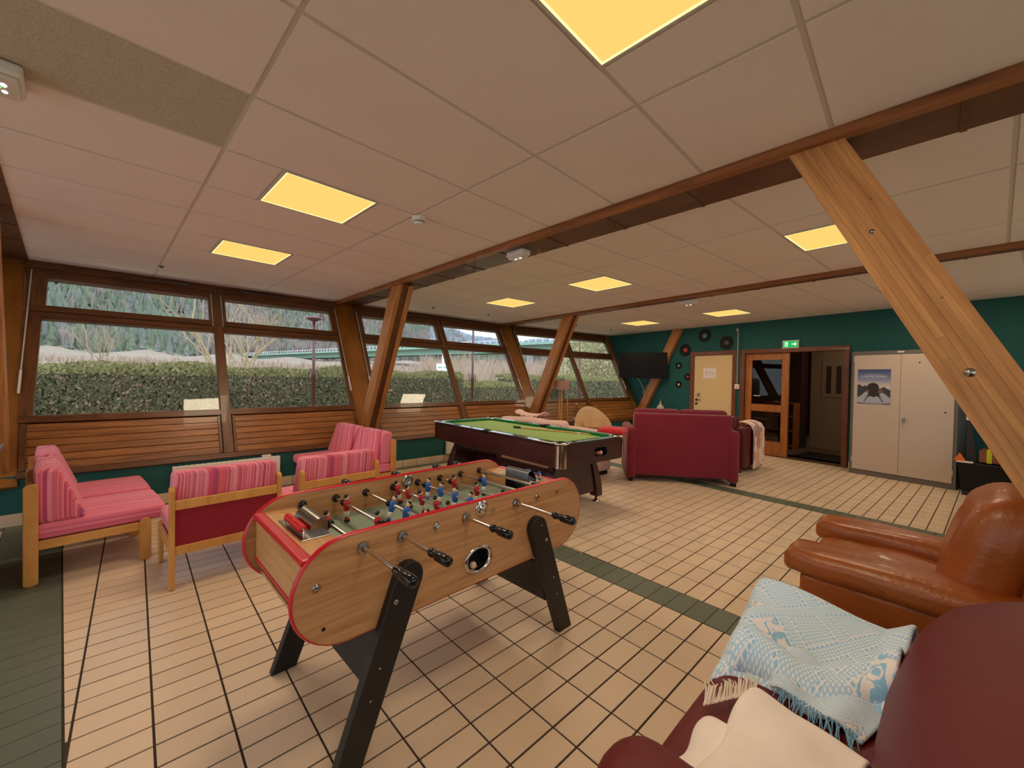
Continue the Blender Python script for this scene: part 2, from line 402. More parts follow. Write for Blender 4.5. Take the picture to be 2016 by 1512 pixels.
def clip(poly, p, n):
    """keep the side of the line through p where (q-p).n >= 0"""
    out = []
    for i in range(len(poly)):
        a, b = poly[i], poly[(i+1) % len(poly)]
        da = (a[0]-p[0])*n[0]+(a[1]-p[1])*n[1]; db = (b[0]-p[0])*n[0]+(b[1]-p[1])*n[1]
        if da >= 0: out.append(a)
        if da*db < 0:
            t = da/(da-db); out.append((a[0]+(b[0]-a[0])*t, a[1]+(b[1]-a[1])*t))
    return out
def area(poly):
    return abs(sum(poly[i][0]*poly[(i+1) % len(poly)][1]-poly[(i+1) % len(poly)][0]*poly[i][1] for i in range(len(poly))))/2 if len(poly) > 2 else 0

# ------------------------------------------------------------------ plan of the building: fan of timber V-frames
CZ = 2.655; TILT = R(28.9); LEAN = R(26.4); SPAN = 6.46; Z0 = .455
FRAMES = [((-4.42, 5.42), 100.2), ((-.94, 5.77), 95.1), ((2.587, 5.79), 90.0), ((6.112, 5.70), 84.85), ((9.511, 5.25), 81.65)]
FW_ = []   # (left base, right base, direction)
for (w, a) in FRAMES:
    d = Vector((math.cos(R(a)), math.sin(R(a)))); w = Vector(w); FW_.append((w, w-d*SPAN, d))
FAR_P, FAR_A = Vector((8.96, 1.5)), R(81.65)
def frame_mw(o, X, Y):
    X, Y = Vector(X).normalized(), Vector(Y).normalized(); Z = X.cross(Y)
    return Matrix.Translation(o) @ Matrix((X, Y, Z)).transposed().to_4x4()

# ---- floor: grout slab with single tiles laid into it
floor = MB().prism([(-4.6, -1.2), (9.4, -1.2), (9.9, 7.2), (-4.6, 7.2)], -.2, -.004).build('floor', 'grout', kind='structure')
def left_of(i, off):   # half plane helpers on frame i: point and normal towards +x
    w, r, d = FW_[i]; n = Vector((d.y, -d.x)); return w+n*off, n
tiles = []             # (poly, material, whole?)
def lay(i0, i1, origin, alpha, margin0, margin1, border=.13):
    ca, sa = math.cos(alpha), math.sin(alpha)
    p0, n0 = left_of(i0, margin0); p1, n1 = left_of(i1, -margin1)
    wl = FW_[i0][0]; dl = (FW_[i1][0]-wl).normalized(); nl = Vector((dl.y, -dl.x))       # towards the room
    wr = FW_[i0][1]; dr = (FW_[i1][1]-wr).normalized(); nr = Vector((-dr.y, dr.x))
    for ix in range(-34, 44):
        for iy in range(-26, 46):
            u0, v0 = ix*TX+JT/2, iy*TY+JT/2; u1, v1 = (ix+1)*TX-JT/2, (iy+1)*TY-JT/2
            P = [(origin[0]+ca*u-sa*v, origin[1]+sa*u+ca*v) for u, v in ((u0, v0), (u1, v0), (u1, v1), (u0, v1))]
            c = (sum(p[0] for p in P)/4, sum(p[1] for p in P)/4)
            Q = clip(P, p0, n0); Q = clip(Q, p1, -n1) if len(Q) > 2 else []
            Q = clip(Q, wr+nr*.02, nr) if len(Q) > 2 else []
            if len(Q) < 3: continue
            A = clip(Q, wl+nl*(border+.005), nl); B = clip(Q, wl+nl*(border-.005), -nl); B = clip(B, wl, nl) if len(B) > 2 else []
            full = area(P)
            if area(A) > 4e-4: tiles.append((A, 'tile_beige', area(A) > full*.999, c, alpha))
            if area(B) > 4e-4: tiles.append((B, 'tile_green', False, c, alpha))
def strip(i, half):
    w, r, d = FW_[i]; n = Vector((d.y, -d.x)); k = 0
    while k*TY < SPAN:
        a = w-d*(k*TY+.002); b = w-d*((k+1)*TY-.002)
        P = [tuple(b-n*half), tuple(b+n*half), tuple(a+n*half), tuple(a-n*half)]
        tiles.append((P, 'tile_green', False, ((a.x+b.x)/2, (a.y+b.y)/2), 0)); k += 1
HS = .1155
lay(0, 1, TO, 0, HS, -.08)
# wide green band under the first frame
w, r, d = FW_[1]; n = Vector((d.y, -d.x)); k = 0
while k*TY < SPAN:
    a = w-d*(k*TY+.002); b = w-d*((k+1)*TY-.002)
    for (q0, q1) in ((.085, .425),):
        tiles.append(([tuple(b+n*q0), tuple(b+n*q1), tuple(a+n*q1), tuple(a+n*q0)], 'tile_green', False, ((a.x+b.x)/2, (a.y+b.y)/2), 0))
    k += 1
lay(1, 2, TO, 0, .434, .1215)
strip(2, HS); strip(3, HS)
lay(2, 3, (2.71, 1.519), R(-1.2), .1245, .1245)
lay(3, 4, (5.9, 1.53), R(-3.5), .1245, .0)
vis = []
for t in tiles:
    c = Vector((t[3][0], t[3][1], -CAM_H)); z = c.dot(FW)
    inside = z > .3 and abs(c.dot(RT)/z*F_PX) < 1040 and c.dot(UP)/z*F_PX > -790
    vis.append((0 if (t[2] and inside) else 1, c.length))
order = sorted(range(len(tiles)), key=lambda i: vis[i]); single = set(order[:300])
tile_me = MB().box(JT/2, TX-JT/2, JT/2, TY-JT/2, -.012, 0).mesh('tile', 'tile_beige')
rest = MB()
for i, (poly, mm, whole, c, al) in enumerate(tiles):
    if i in single and whole:
        o = bpy.data.objects.new('tile', tile_me); COL.objects.link(o); o.parent = floor
        o.location = (c[0]-math.cos(al)*TX/2+math.sin(al)*TY/2, c[1]-math.sin(al)*TX/2-math.cos(al)*TY/2, rnd.uniform(-.0006, .0006)); o.rotation_euler = (0, 0, al)
    else: rest.prism(poly, -.012, 0, 0 if mm == 'tile_beige' else 1)
tag(rest.build('tile_field', ['tile_beige', 'tile_green'], floor), kind='stuff')

# ---- ceiling: grid of bars with single mineral-fibre tiles, light panels in their own openings
ceiling = MB().prism([(-5.4, -3.0), (10.2, -3.0), (10.6, 8.2), (-5.4, 8.2)], CZ+.0045, CZ+.3).build('ceiling', 'ceiling_bar', kind='structure')
BAYS = [(0, 1, (-2.62, 2.156), R(7.5)), (1, 2, (1.602, 1.556), R(2.45)), (2, 3, (3.648, 1.557), R(-3.4)), (3, 4, (7.02, 2.42), R(-6.7))]
LIGHT_ROWS = {0: (-3, 1, 4), 1: (-2, 2, 5), 2: (-2, 2, 5), 3: (-4, 0, 3)}
BEAM_H = .165; FARM = {0: .165, 1: .18, 2: .285, 3: .19}; lights = []
for b, (i0, i1, O, al) in enumerate(BAYS):
    ca, sa = math.cos(al), math.sin(al)
    p0, n0 = left_of(i0, FARM[i0]); p1, n1 = left_of(i1, -BEAM_H if i1 < 4 else -.005)
    if b == 3: p1, n1 = FAR_P, Vector((math.sin(FAR_A), -math.cos(FAR_A)))
    off = (CZ-Z0)*math.tan(TILT)+.03
    wl = FW_[i0][0]; dl = (FW_[i1][0]-wl).normalized(); nl = Vector((dl.y, -dl.x))
    wr = FW_[i0][1]; dr = (FW_[i1][1]-wr).normalized(); nr = Vector((-dr.y, dr.x))
    lcol = {0: -1, 1: -1, 2: 0, 3: 0}[b]
    for ix in range(-4, 5):
        for iy in range(-9, 12):
            lit = ix == lcol and iy in LIGHT_ROWS[b]
            cells = [(0, .3), (.3, .9), (.9, 1.2)] if lit else [(0, 1.2)]
            for k, (a0, a1) in enumerate(cells):
                G = .011
                P = [(O[0]+ca*u-sa*v, O[1]+sa*u+ca*v) for u, v in ((ix*1.2+a0+G, iy*.6+G), (ix*1.2+a1-G, iy*.6+G), (ix*1.2+a1-G, iy*.6+.6-G), (ix*1.2+a0+G, iy*.6+.6-G))]
                if lit and k == 1:
                    c = (sum(p[0] for p in P)/4, sum(p[1] for p in P)/4); lights.append((c, al, b)); continue
                Q = P
                for (p, n) in ((p0, n0), (p1, -n1), (wl-nl*off, nl), (wr-nr*off, nr)):
                    Q = clip(Q, p, n) if len(Q) > 2 else []
                if area(Q) < 2e-3: continue
                dark = b == 1 and ix == -2 and iy == 1
                MB().prism(Q, CZ+(.0035 if dark else 0), CZ+.02).build('ceiling_tile', 'ceiling_fibre' if dark else 'ceiling_tile', ceiling)
panel_me = MB().box(-.278, .278, -.278, .278, 0, .004).mesh('diffuser', 'panel_light')
rm = MB()
for sx in (-1, 1):
    rm.box(min(sx*.278, sx*.286), max(sx*.278, sx*.286), -.286, .286, -.003, .008); rm.box(-.278, .278, min(sx*.278, sx*.286), max(sx*.278, sx*.286), -.003, .008)
rim_me = rm.mesh('rim', 'panel_rim')
fm = MB()
for sx in (-1, 1):
    fm.box(min(sx*.286, sx*.297), max(sx*.286, sx*.297), -.297, .297, -.004, .012); fm.box(-.286, .286, min(sx*.286, sx*.297), max(sx*.286, sx*.297), -.004, .012)
frame_me = fm.mesh('frame', 'ceiling_bar')
BAYN = {0: 'bay behind the fibre tile', 1: 'foosball table bay', 2: 'pool table bay', 3: 'end wall bay'}
ROWN = ['farthest from the windows', 'in the middle of three', 'nearest the windows']
cnt = {}
for (c, al, b) in lights:
    k = cnt.get(b, 0); cnt[b] = k+1
    t = thing('ceiling_light', 'square yellow light panel in the %s, %s' % (BAYN[b], ROWN[k]), 'light', (c[0], c[1], CZ-.001), al, 'square ceiling light panels')
    for nm, me in (('diffuser', panel_me), ('rim', rim_me), ('frame', frame_me)):
        o = bpy.data.objects.new(nm, me); COL.objects.link(o); o.parent = t
    ld = bpy.data.lights.new('panel_lamp', 'AREA'); ld.shape = 'SQUARE'; ld.size = .55; ld.energy = LAMP_W; ld.color = LAMP_RGB
    lo = bpy.data.objects.new('panel_lamp', ld); COL.objects.link(lo); lo.parent = t; lo.location = (0, 0, -.012)

# ---- timber frames (trim_n): beam, brown filler panels, slanted outer board, slanted inner leg
for i, (w, r, d) in enumerate(FW_):
    X = Vector((d.y, -d.x, 0)); D3 = Vector((d.x, d.y, 0)); Zv = Vector((0, 0, 1))
    tr = tag(empty('trim_%d' % (i+1)), kind='structure')
    shift = Vector((0, 0, 0)) if i < 4 else -X*.0
    for sgn, wb in ((1, w), (-1, r)):
        o3 = Vector((wb.x, wb.y, Z0))+shift
        V = D3*sgn*math.sin(TILT)+Zv*math.cos(TILT)
        mw = frame_mw(o3, X*sgn, V)      # local z points into the room
        hw = .157
        if i == 4: mb = MB().box(-.16 if sgn > 0 else -.02, .02 if sgn > 0 else .16, -.1, 2.54, -.10, .0)
        else: mb = MB().box(-hw, hw, -.1, 2.54, -.10, .0)
        o = mb.build('outer_leg', 'wood_outer', tr, .004, 1); o.matrix_local = mw
        V2 = -D3*sgn*math.sin(LEAN)+Zv*math.cos(LEAN)
        N2 = V2.cross(X)
        mw = Matrix.Translation(o3+Vector((0, 0, -.12))+(D3*{2: .27, 3: .28, 4: .13}.get(i, .2) if sgn > 0 else Vector((0, 0, 0)))) @ Matrix((X, N2, V2)).transposed().to_4x4()
        Ln = (CZ-Z0+.12)/math.cos(LEAN)+.02
        bd = .1025
        if i == 4:
            o = MB().box(-.13, -.01, -bd, bd, -.02, Ln).build('inner_leg', 'wood_leg', tr, .006, 1); o.matrix_local = mw; continue
        leg = MB().box(-.045, .045, -bd+.03, bd-.03, -.02, Ln).build('inner_leg', 'wood_legdark', tr); leg.matrix_local = mw
        if i == 2 and sgn < 0:
            for k in range(7):
                y0 = -bd+k*2*bd/7
                cuts = [-.02]+sorted(rnd.uniform(.3, Ln-.2) for _ in range(2))+[Ln]
                for za, zb in zip(cuts, cuts[1:]): MB().box(-.11+rnd.uniform(0, .0008), -.045, y0+.0003, y0+2*bd/7-.0003, za+.0002, zb-.0002).build('lamella', 'wood_lamella', leg)
            for (zz, yy, rr) in ((1.30, .02, .018), (2.02, .012, .011), (2.16, -.05, .005), (1.62, -.045, .004)):
                b_ = MB().lathe([(.0001, -.004), (rr*.62, -.004), (rr*.7, -.001), (rr, -.001), (rr, .002), (.0001, .002)], 14, (-.1105, yy, zz), 'x').build('bolt', 'steel', leg)
            MB().box(.045, .11, -bd, bd, -.02, Ln).build('leg_board', 'wood_leg', leg, .004, 1)
        else:
            MB().box(-.11, -.045, -bd, bd, -.02, Ln).build('leg_board', 'wood_leg', leg, .006, 1)
            MB().box(.045, .11, -bd, bd, -.02, Ln).build('leg_board', 'wood_leg', leg, .006, 1)
    if i == 4: continue
    # beam across the room
    mid = (w+r)/2; mw = frame_mw(Vector((mid.x, mid.y, CZ)), X, D3); HL = SPAN/2+1.33
    o = MB().box(-.150, -.085, -HL, HL, -.042, .2).build('beam', 'wood_beam', tr, .004, 1); o.matrix_local = mw
    k = -8
    while k < 8:
        a, b = k*.6-.2, k*.6+.4
        if b > -HL and a < HL:
            q = MB().box(-.085, FARM[i]-.003, max(a+.004, -HL), min(b-.004, HL), -.008, .03).build('filler_panel', 'wood_brown_panel', tr); q.matrix_local = mw
            q = MB().box(-.085, FARM[i]-.003, b-.012, b+.012, -.014, .02).build('cover_strip', 'wood_brown_panel', tr); q.matrix_local = mw
        k += 1

# ---- slanted windows with slatted aprons
def window(n, A, B, dA, dB, full=True, flip=False):
    """bay between frame bases A and B (2-D), frame directions dA, dB pointing outward; local x along, y up the slope, z into the room"""
    d = (B-A); L = d.length; d = d.normalized(); nout = Vector((-d.y, d.x))
    U = Vector((d.x, d.y, 0)); V = Vector((nout.x, nout.y, 0))*math.sin(TILT)+Vector((0, 0, 1))*math.cos(TILT)
    root = tag(empty('window_%d' % n, mw=frame_mw(Vector((A.x, A.y, Z0)), U, V)), kind='structure')
    st = math.sin(TILT)
    fa = st*(dA.dot(d))/max(.2, dA.dot(nout)); fb = st*(dB.dot(d))/max(.2, dB.dot(nout))
    ul = lambda s: .150+s*fa
    ur = lambda s: L-.150+s*fb
    c = L/2
    P = lambda name, poly, z0, z1, m, par=root, bev=.003: MB().prism(poly, z0, z1).build(name, m, par, bev, 1)
    def band(name, s0, s1, z0, z1, m): return P(name, [(ul(s0), s0), (ur(s0), s0), (ur(s1), s1), (ul(s1), s1)], z0, z1, m)
    band('sill_rail', .527, .604, -.06, .012, 'wood_window')
    band('bottom_rail', -.03, .035, -.05, .012, 'wood_window')
    band('head_rail', 2.40, 2.53, -.06, .03, 'wood_window')
    band('transom', 1.77, 1.83, -.06, .006, 'wood_window')
    gl, gr = [(c-1.55, c-.054), (c+.054, c+1.55)], [(c-1.53, c-.095), (c+.095, c+1.495)]
    P('mullion', [(c-.05, .03), (c+.05, .03), (c+.05, 2.41), (c-.05, 2.41)], -.055, .018, 'wood_window_up')
    for k, (a, b) in enumerate(gl):
        lo = (lambda s: ul(s)) if k == 0 else (lambda s: c+.05)
        hi = (lambda s: c-.05) if k == 0 else (lambda s: ur(s))
        # lower fixed light: jamb strips and pane
        P('jamb', [(lo(.604), .604), (a, .604), (a, 1.77), (lo(1.77), 1.77)], -.05, .004, 'wood_window_up')
        P('jamb', [(b, .604), (hi(.604), .604), (hi(1.77), 1.77), (b, 1.77)], -.05, .004, 'wood_window_up')
        P('bead', [(a, 1.744), (b, 1.744), (b, 1.77), (a, 1.77)], -.045, .0, 'wood_window')
        MB().box(a-.01, b+.01, .597, 1.76, -.034, -.026).build('pane', 'pane_glass', root)
        # upper tilting sash
        ga, gb = gr[k]
        sash = P('sash', [(lo(1.835)+.012, 1.835), (hi(1.835)-.012, 1.835), (hi(1.911)-.012, 1.911), (lo(1.911)+.012, 1.911)], -.05, .02, 'wood_window')
        P('sash_top', [(lo(2.28)+.012, 2.28), (hi(2.28)-.012, 2.28), (hi(2.395)-.012, 2.395), (lo(2.395)+.012, 2.395)], -.05, .02, 'wood_window', sash)
        P('sash_stile', [(lo(1.911)+.012, 1.911), (ga, 1.911), (ga, 2.28), (lo(2.28)+.012, 2.28)], -.05, .02, 'wood_window_up', sash)
        P('sash_stile', [(gb, 1.911), (hi(1.911)-.012, 1.911), (hi(2.28)-.012, 2.28), (gb, 2.28)], -.05, .02, 'wood_window_up', sash)
        MB().box(ga-.01, gb+.01, 1.904, 2.29, -.03, -.022).build('pane', 'pane_glass', sash)
        if full:
            e = (a+b)/2+(.25 if k == 0 else -.25); q = .62 if k == 0 else -.62
            MB().tube([(e-q*.5, 2.415, .045), (e+q*.1, 2.42, .05)], .006, 6).tube([(e+q*.1, 2.42, .05), (e+q*.42, 2.425, .055)], .011, 6).build('stay_arm', 'dull_metal', root)
        # slatted apron
        s0, s1 = .04, .520; nS = 6
        x0 = (lambda s: lo(s)+.05) if k == 0 else (lambda s: c+.085)
        x1 = (lambda s: c-.085) if k == 0 else (lambda s: hi(s)-.05)
        for j in range(nS):
            q0, q1 = s0+(s1-s0)*j/nS+.0025, s0+(s1-s0)*(j+1)/nS-.0025
            P('slat', [(x0(q0), q0), (x1(q0), q0), (x1(q1), q1), (x0(q1), q1)], -.035, -.006+rnd.uniform(-.001, .001), 'wood_slat', root, .003)
        P('apron_stile', [(lo(s0)+.008, s0), (x0(s0)+.002, s0), (x0(s1)+.002, s1), (lo(s1)+.008, s1)], -.04, .008, 'wood_window_up')
        P('apron_stile', [(x1(s0)-.002, s0), (hi(s0)-.008, s0), (hi(s1)-.008, s1), (x1(s1)-.002, s1)], -.04, .008, 'wood_window_up')
    band('backing', -.02, .535, -.07, -.036, 'wood_window')
    if full:
        for x in (ul(1.2)+.012, ur(1.2)-.02):   # white closing rods down the sides
            MB().tube([(x, 1.1, .018), (x+fa*.0, 2.37, .018)], .006, 6).build('closing_rod', 'cable_white', root)
            MB().box(x-.009, x+.009, .84, 1.10, .006, .03).build('rod_handle', 'white_plastic', root, .003, 1)
    return root
nwin = 0
for i in range(4):
    nwin += 1; window(nwin, FW_[i][0], FW_[i+1][0], FW_[i][2], FW_[i+1][2], i > 0)
for i in range(4):
    nwin += 1; window(nwin, FW_[i+1][1], FW_[i][1], -FW_[i+1][2], -FW_[i][2], False)

# ---- low masonry walls under the windows, tiled skirting
for side, idx in (('left', 0), ('right', 1)):
    mb = MB(); sg = 1 if idx == 0 else -1
    for i in range(4):
        a, b = FW_[i][idx], FW_[i+1][idx]; d = (b-a).normalized(); n = Vector((-d.y, d.x))*sg
        mb.prism([tuple(a), tuple(b), tuple(b+n*.22), tuple(a+n*.22)] if sg > 0 else [tuple(a+n*.22), tuple(b+n*.22), tuple(b), tuple(a)], -.05, Z0+.0)
    mb.build('wall_'+side, 'wall_teal', kind='structure')
bl = tag(empty('baseboard_left'), kind='structure'); tl = .245
bb_me = MB().box(.004, tl-.004, -.012, 0, .002, .112).mesh('skirting_tile', 'tile_beige')
for i in range(1, 4):
    a, b = FW_[i][0], FW_[i+1][0]; d = (b-a).normalized(); L = (b-a).length; k = 0
    while (k+1)*tl <= L:
        o = bpy.data.objects.new('skirting_tile', bb_me); COL.objects.link(o); o.parent = bl
        p = a+d*(k*tl); o.location = (p.x, p.y, 0); o.rotation_euler = (0, 0, math.atan2(d.y, d.x)); k += 1

# ---- end wall with its two doorways; local x runs to the right seen from the room, y into the wall
FX = lambda y: -(y-1.5)*1.0107
far = empty('wall_far', (FAR_P.x, FAR_P.y, 0), FAR_A+PI); tag(far, kind='structure')
d1a, d1b, d2a, d2b, DT = FX(3.905), FX(2.995), FX(2.81), FX(1.14), 2.045
def wpart(name, x0, x1, z0, z1, m='wall_teal', y0=0, y1=.2, par=far, bev=0): return MB().box(x0, x1, y0, y1, z0, z1).build(name, m, par, bev, 1)
ws = FX(5.25); wt = ws-(2.75-Z0)*math.tan(TILT)
MB().prism([(ws, -.05), (d1a, -.05), (d1a, 2.75), (wt, 2.75), (ws, Z0)], 0, .2, fn=lambda x, z, y: (x, y, z)).build('wall_panel', 'wall_teal', far); wpart('wall_panel', d1a, d1b, DT, 2.75); wpart('wall_panel', d1b, d2a, -.05, 2.75)
wpart('wall_panel', d2a, d2b, DT, 2.75); wpart('wall_panel', d2b, 3.4, -.05, 2.75)
bf = tag(empty('baseboard_far', (FAR_P.x, FAR_P.y, 0), FAR_A+PI), kind='structure')
for (x0, x1) in ((-4.2, d1a-.07), (d1b+.07, d2a-.07), (d2b+.07, 2.4)):
    k = 0; n_ = max(1, int((x1-x0)/tl)); s_ = (x1-x0)/n_
    for k in range(n_):
        MB().box(x0+k*s_+.004, x0+(k+1)*s_-.004, -.012, 0, .002, .112).build('skirting_tile', 'tile_beige', bf)
# back wall behind the camera
a, b = FW_[0][0]+FW_[0][2]*1.6, FW_[0][1]-FW_[0][2]*1.6
bkw = tag(empty('wall_back', mw=frame_mw(Vector((b.x, b.y, 0)), Vector((a.x-b.x, a.y-b.y, 0)), Vector((0, 0, 1)))), kind='structure')   # glazed end: x along, y up
BL_ = (a-b).length
MB().box(0, BL_, -.1, .35, -.05, .1).build('wall_panel', 'wall_teal', bkw); MB().box(0, BL_, 2.5, 2.75, -.05, .1).build('wall_panel', 'wood_window', bkw)
for k in range(7): MB().box(BL_*k/6-.05, BL_*k/6+.05, .35, 2.5, -.03, .08).build('mullion', 'wood_window_up', bkw)
for k in range(6): MB().box(BL_*k/6+.05, BL_*(k+1)/6-.05, .35, 2.5, .02, .026).build('pane', 'pane_glass', bkw)

# ------------------------------------------------------------------ doors and things on the end wall
def door_frame(n, x0, x1):
    f = tag(empty('door_%d' % n, (FAR_P.x, FAR_P.y, 0), FAR_A+PI), kind='structure')
    for (a, b, c, e) in ((x0-.055, x0+.03, 0, DT+.055), (x1-.03, x1+.055, 0, DT+.055), (x0+.03, x1-.03, DT-.03, DT+.055)):
        MB().box(a, b, -.03, .18, c, e).build('door_jamb', 'wood_frame_dark', f, .006, 1)
    return f
hp = lambda x, y, z=0: (FAR_P.x+math.cos(FAR_A+PI)*x-math.sin(FAR_A+PI)*y, FAR_P.y+math.sin(FAR_A+PI)*x+math.cos(FAR_A+PI)*y, z)
D1 = door_frame(1, d1a, d1b)
lf = MB().box(d1a+.032, d1b-.032, .005, .045, .008, DT-.032).build('door_leaf', 'door_paint', D1, .002, 1)
hx = d1a+.10
MB().lathe([(.0001, -.012), (.026, -.012), (.028, 0), (.0001, 0)], 16, (hx, .005, 1.02), 'y').tube([(hx, -.0, 1.02), (hx, -.045, 1.02), (hx+.12, -.05, 1.02)], .009, 8).build('handle', 'black_paint', lf)
MB().lathe([(.0001, -.012), (.024, -.012), (.026, 0), (.0001, 0)], 16, (hx-.005, .005, .93), 'y').build('lock_rose', 'black_paint', lf)
MB().box(hx+.02, hx+.075, -.02, .005, 1.10, 1.17).build('latch', 'steel', lf, .008, 2)
nt_ = thing('door_notice', 'white paper notice with handwriting taped to the cream door', 'notice', hp(FX(3.52), .003, 1.62), FAR_A+PI)
MB().box(-.145, .145, -.002, .0, -.11, .11).build('sheet', 'paper', nt_)
sq = MB()
for (z, x0, x1, th) in ((.045, -.09, -.035, .004), (.045, .0, .03, .004), (.005, -.105, -.045, .0045), (.005, -.02, .01, .0045), (.0, .035, .09, .004), (-.035, -.08, .085, .0015)):
    n_ = max(6, int((x1-x0)/.006)); sq.tube([(x0+(x1-x0)*k/n_, -.003, z+.009*math.sin(k*2.3+z*90)) for k in range(n_+1)], th*.5, 5)
sq.build('handwriting', 'ink', nt_)
D2 = door_frame(2, d2a, d2b)
mid = (d2a+d2b)/2-.03
leaf = empty('door_leaf'); leaf.parent = D2
def sl(name, a, b, c, e, m='wood_door', y0=.03, y1=.075): return MB().box(a, b, y0, y1, c, e).build(name, m, leaf, .004, 1)
sl('stile', d2a+.03, d2a+.15, .01, DT-.03); sl('stile', mid-.12, mid, .01, DT-.03)
sl('rail', d2a+.15, mid-.12, .01, .28); sl('rail', d2a+.15, mid-.12, .86, 1.0); sl('rail', d2a+.15, mid-.12, 1.88, DT-.03)
sl('pane', d2a+.145, mid-.115, .275, .865, 'door_glass', .05, .056); sl('pane', d2a+.145, mid-.115, .995, 1.885, 'door_glass', .05, .056)
MB().box(mid-.62, mid-.50, .03, .046, 1.16, 1.175).build('push_label', 'white_plastic', leaf)
MB().box(d2a, d2b, -.02, .2, -.003, .012).build('threshold', 'threshold', D2)
# dim hall behind the open half of the doorway
hall = empty('wall_hall', (FAR_P.x, FAR_P.y, 0), FAR_A+PI); tag(hall, kind='structure')
wpart('hall_floor', -3.2, 1.6, -.06, -.004, 'hall_floor', .2, 4.6, hall); wpart('hall_ceiling', -3.2, 1.6, 2.45, 2.6, 'hall_wall', .2, 4.6, hall)
wpart('hall_side', -3.3, -3.2, -.05, 2.6, 'hall_wall', .2, 4.6, hall); wpart('hall_side', 1.6, 1.7, -.05, 2.6, 'hall_wall', .2, 4.6, hall)
wpart('hall_back', -3.2, .15, -.05, 2.6, 'hall_brown', 4.5, 4.6, hall)
wpart('hall_partition', -.85, 1.6, -.05, 2.45, 'hall_wall', 2.1, 2.2, hall)
hp = lambda x, y, z=0: (FAR_P.x+math.cos(FAR_A+PI)*x-math.sin(FAR_A+PI)*y, FAR_P.y+math.sin(FAR_A+PI)*x+math.cos(FAR_A+PI)*y, z)
hl_ = bpy.data.lights.new('hall_fill', 'POINT'); hl_.energy = 9; hl_.color = LAMP_RGB; hl_.shadow_soft_size = .15; ho = bpy.data.objects.new('hall_fill', hl_); COL.objects.link(ho); ho.location = hp(.6, 1.2, 2.25)  # added unseen point light that brightens the hall and its partition
mt = MB().box(-.55, .55, -.4, .4, 0, .012).build('door_mat', 'black_matte', None, .003, 1, hp(-.02, .85, .0), FAR_A+PI); tag(mt, 'dark grey doormat on the hall floor beyond the open doorway', 'mat')
po = thing('hall_picture', 'framed drawing hanging on the pale hall wall beyond the doorway', 'picture', hp(-.42, 2.095, 1.52), FAR_A+PI)
MB().box(-.22, .22, -.012, .002, -.38, .38).build('sheet', 'hall_wall', po); MB().box(-.14, -.05, -.014, -.01, -.3, .3).box(.04, .13, -.014, -.01, -.3, .3).build('drawing', 'hall_brown', po)
bs = thing('hall_bookshelf', 'open wooden shelf unit in the dim hall beyond the doorway', 'shelf', hp(-1.15, 1.45), FAR_A+PI)
for x in (-.28, .26): MB().box(x, x+.02, -.15, .15, 0, 1.0).build('side_panel', 'wood_door', bs, .002, 1)
for z in (.05, .38, .70, .98): MB().box(-.26, .26, -.15, .15, z, z+.02).build('shelf_board', 'wood_door', bs, .002, 1)
hc = MB().box(-.16, .16, -.16, .16, 0, 2.43).build('hall_post', 'hall_brown', None, .01, 1, hp(-1.05, 1.90, .0), FAR_A+PI); tag(hc, 'dark brown square post standing in the dim hall', 'post')

# exit sign, call point, conduit
ex = thing('exit_sign', 'lit green and white exit sign above the glazed double doorway', 'sign', hp(FX(1.966), 0, 2.163), FAR_A+PI)
MB().box(-.135, .135, -.045, 0, -.075, .075).build('housing', 'white_plastic', ex, .008, 2)
MB().box(-.118, .118, -.0475, -.044, -.058, .058).build('face', 'exit_green', ex)
MB().prism([(.02, -.008), (.07, -.008), (.07, -.035), (.108, .0), (.07, .035), (.07, .008), (.02, .008)], -.0495, -.047, fn=lambda x, y, z: (x, z, y)).build('arrow', 'exit_white', ex)
MB().prism([(-.09, -.04), (-.04, -.04), (-.04, .042), (-.09, .042)], -.0485, -.047, fn=lambda x, y, z: (x, z, y)).build('door_symbol', 'exit_white', ex)
rn = MB().ball((-.068, -.050, .028), .009).tube([(-.066, -.05, .016), (-.064, -.05, -.006), (-.078, -.05, -.034)], .0055, 6).tube([(-.064, -.05, -.006), (-.05, -.05, -.02), (-.056, -.05, -.036)], .0055, 6).tube([(-.084, -.05, .004), (-.066, -.05, .014), (-.05, -.05, .0)], .0045, 6)
rn.build('running_figure', 'exit_green', ex)
cpnt = thing('call_point', 'small white wall box with a dark red button between the doors', 'call point', hp(FX(2.92), 0, 1.34), FAR_A+PI)
MB().box(-.045, .045, -.035, 0, -.05, .05).build('box', 'white_plastic', cpnt, .006, 2); MB().disc((0, -.037, -.01), .014, 'y', 14, 0, .004).build('button', 'label_red', cpnt)
cdt = MB().box(-.008, .008, -.014, 0, 1.40, 2.55).box(-.04, -.008, -.014, 0, 2.50, 2.55).build('cable_conduit', 'wall_pale', None, .002, 1, hp(FX(2.93), 0), FAR_A+PI); tag(cdt, 'thin cable conduit running up the green wall from the call point', 'conduit')
cd2 = MB().box(-.006, .006, -.012, 0, 1.40, 2.62).build('cable_conduit', 'wall_teal', None, .002, 1, hp(FX(2.86), 0), FAR_A+PI); tag(cd2, 'green-painted cable conduit beside the glazed double doorway', 'conduit')
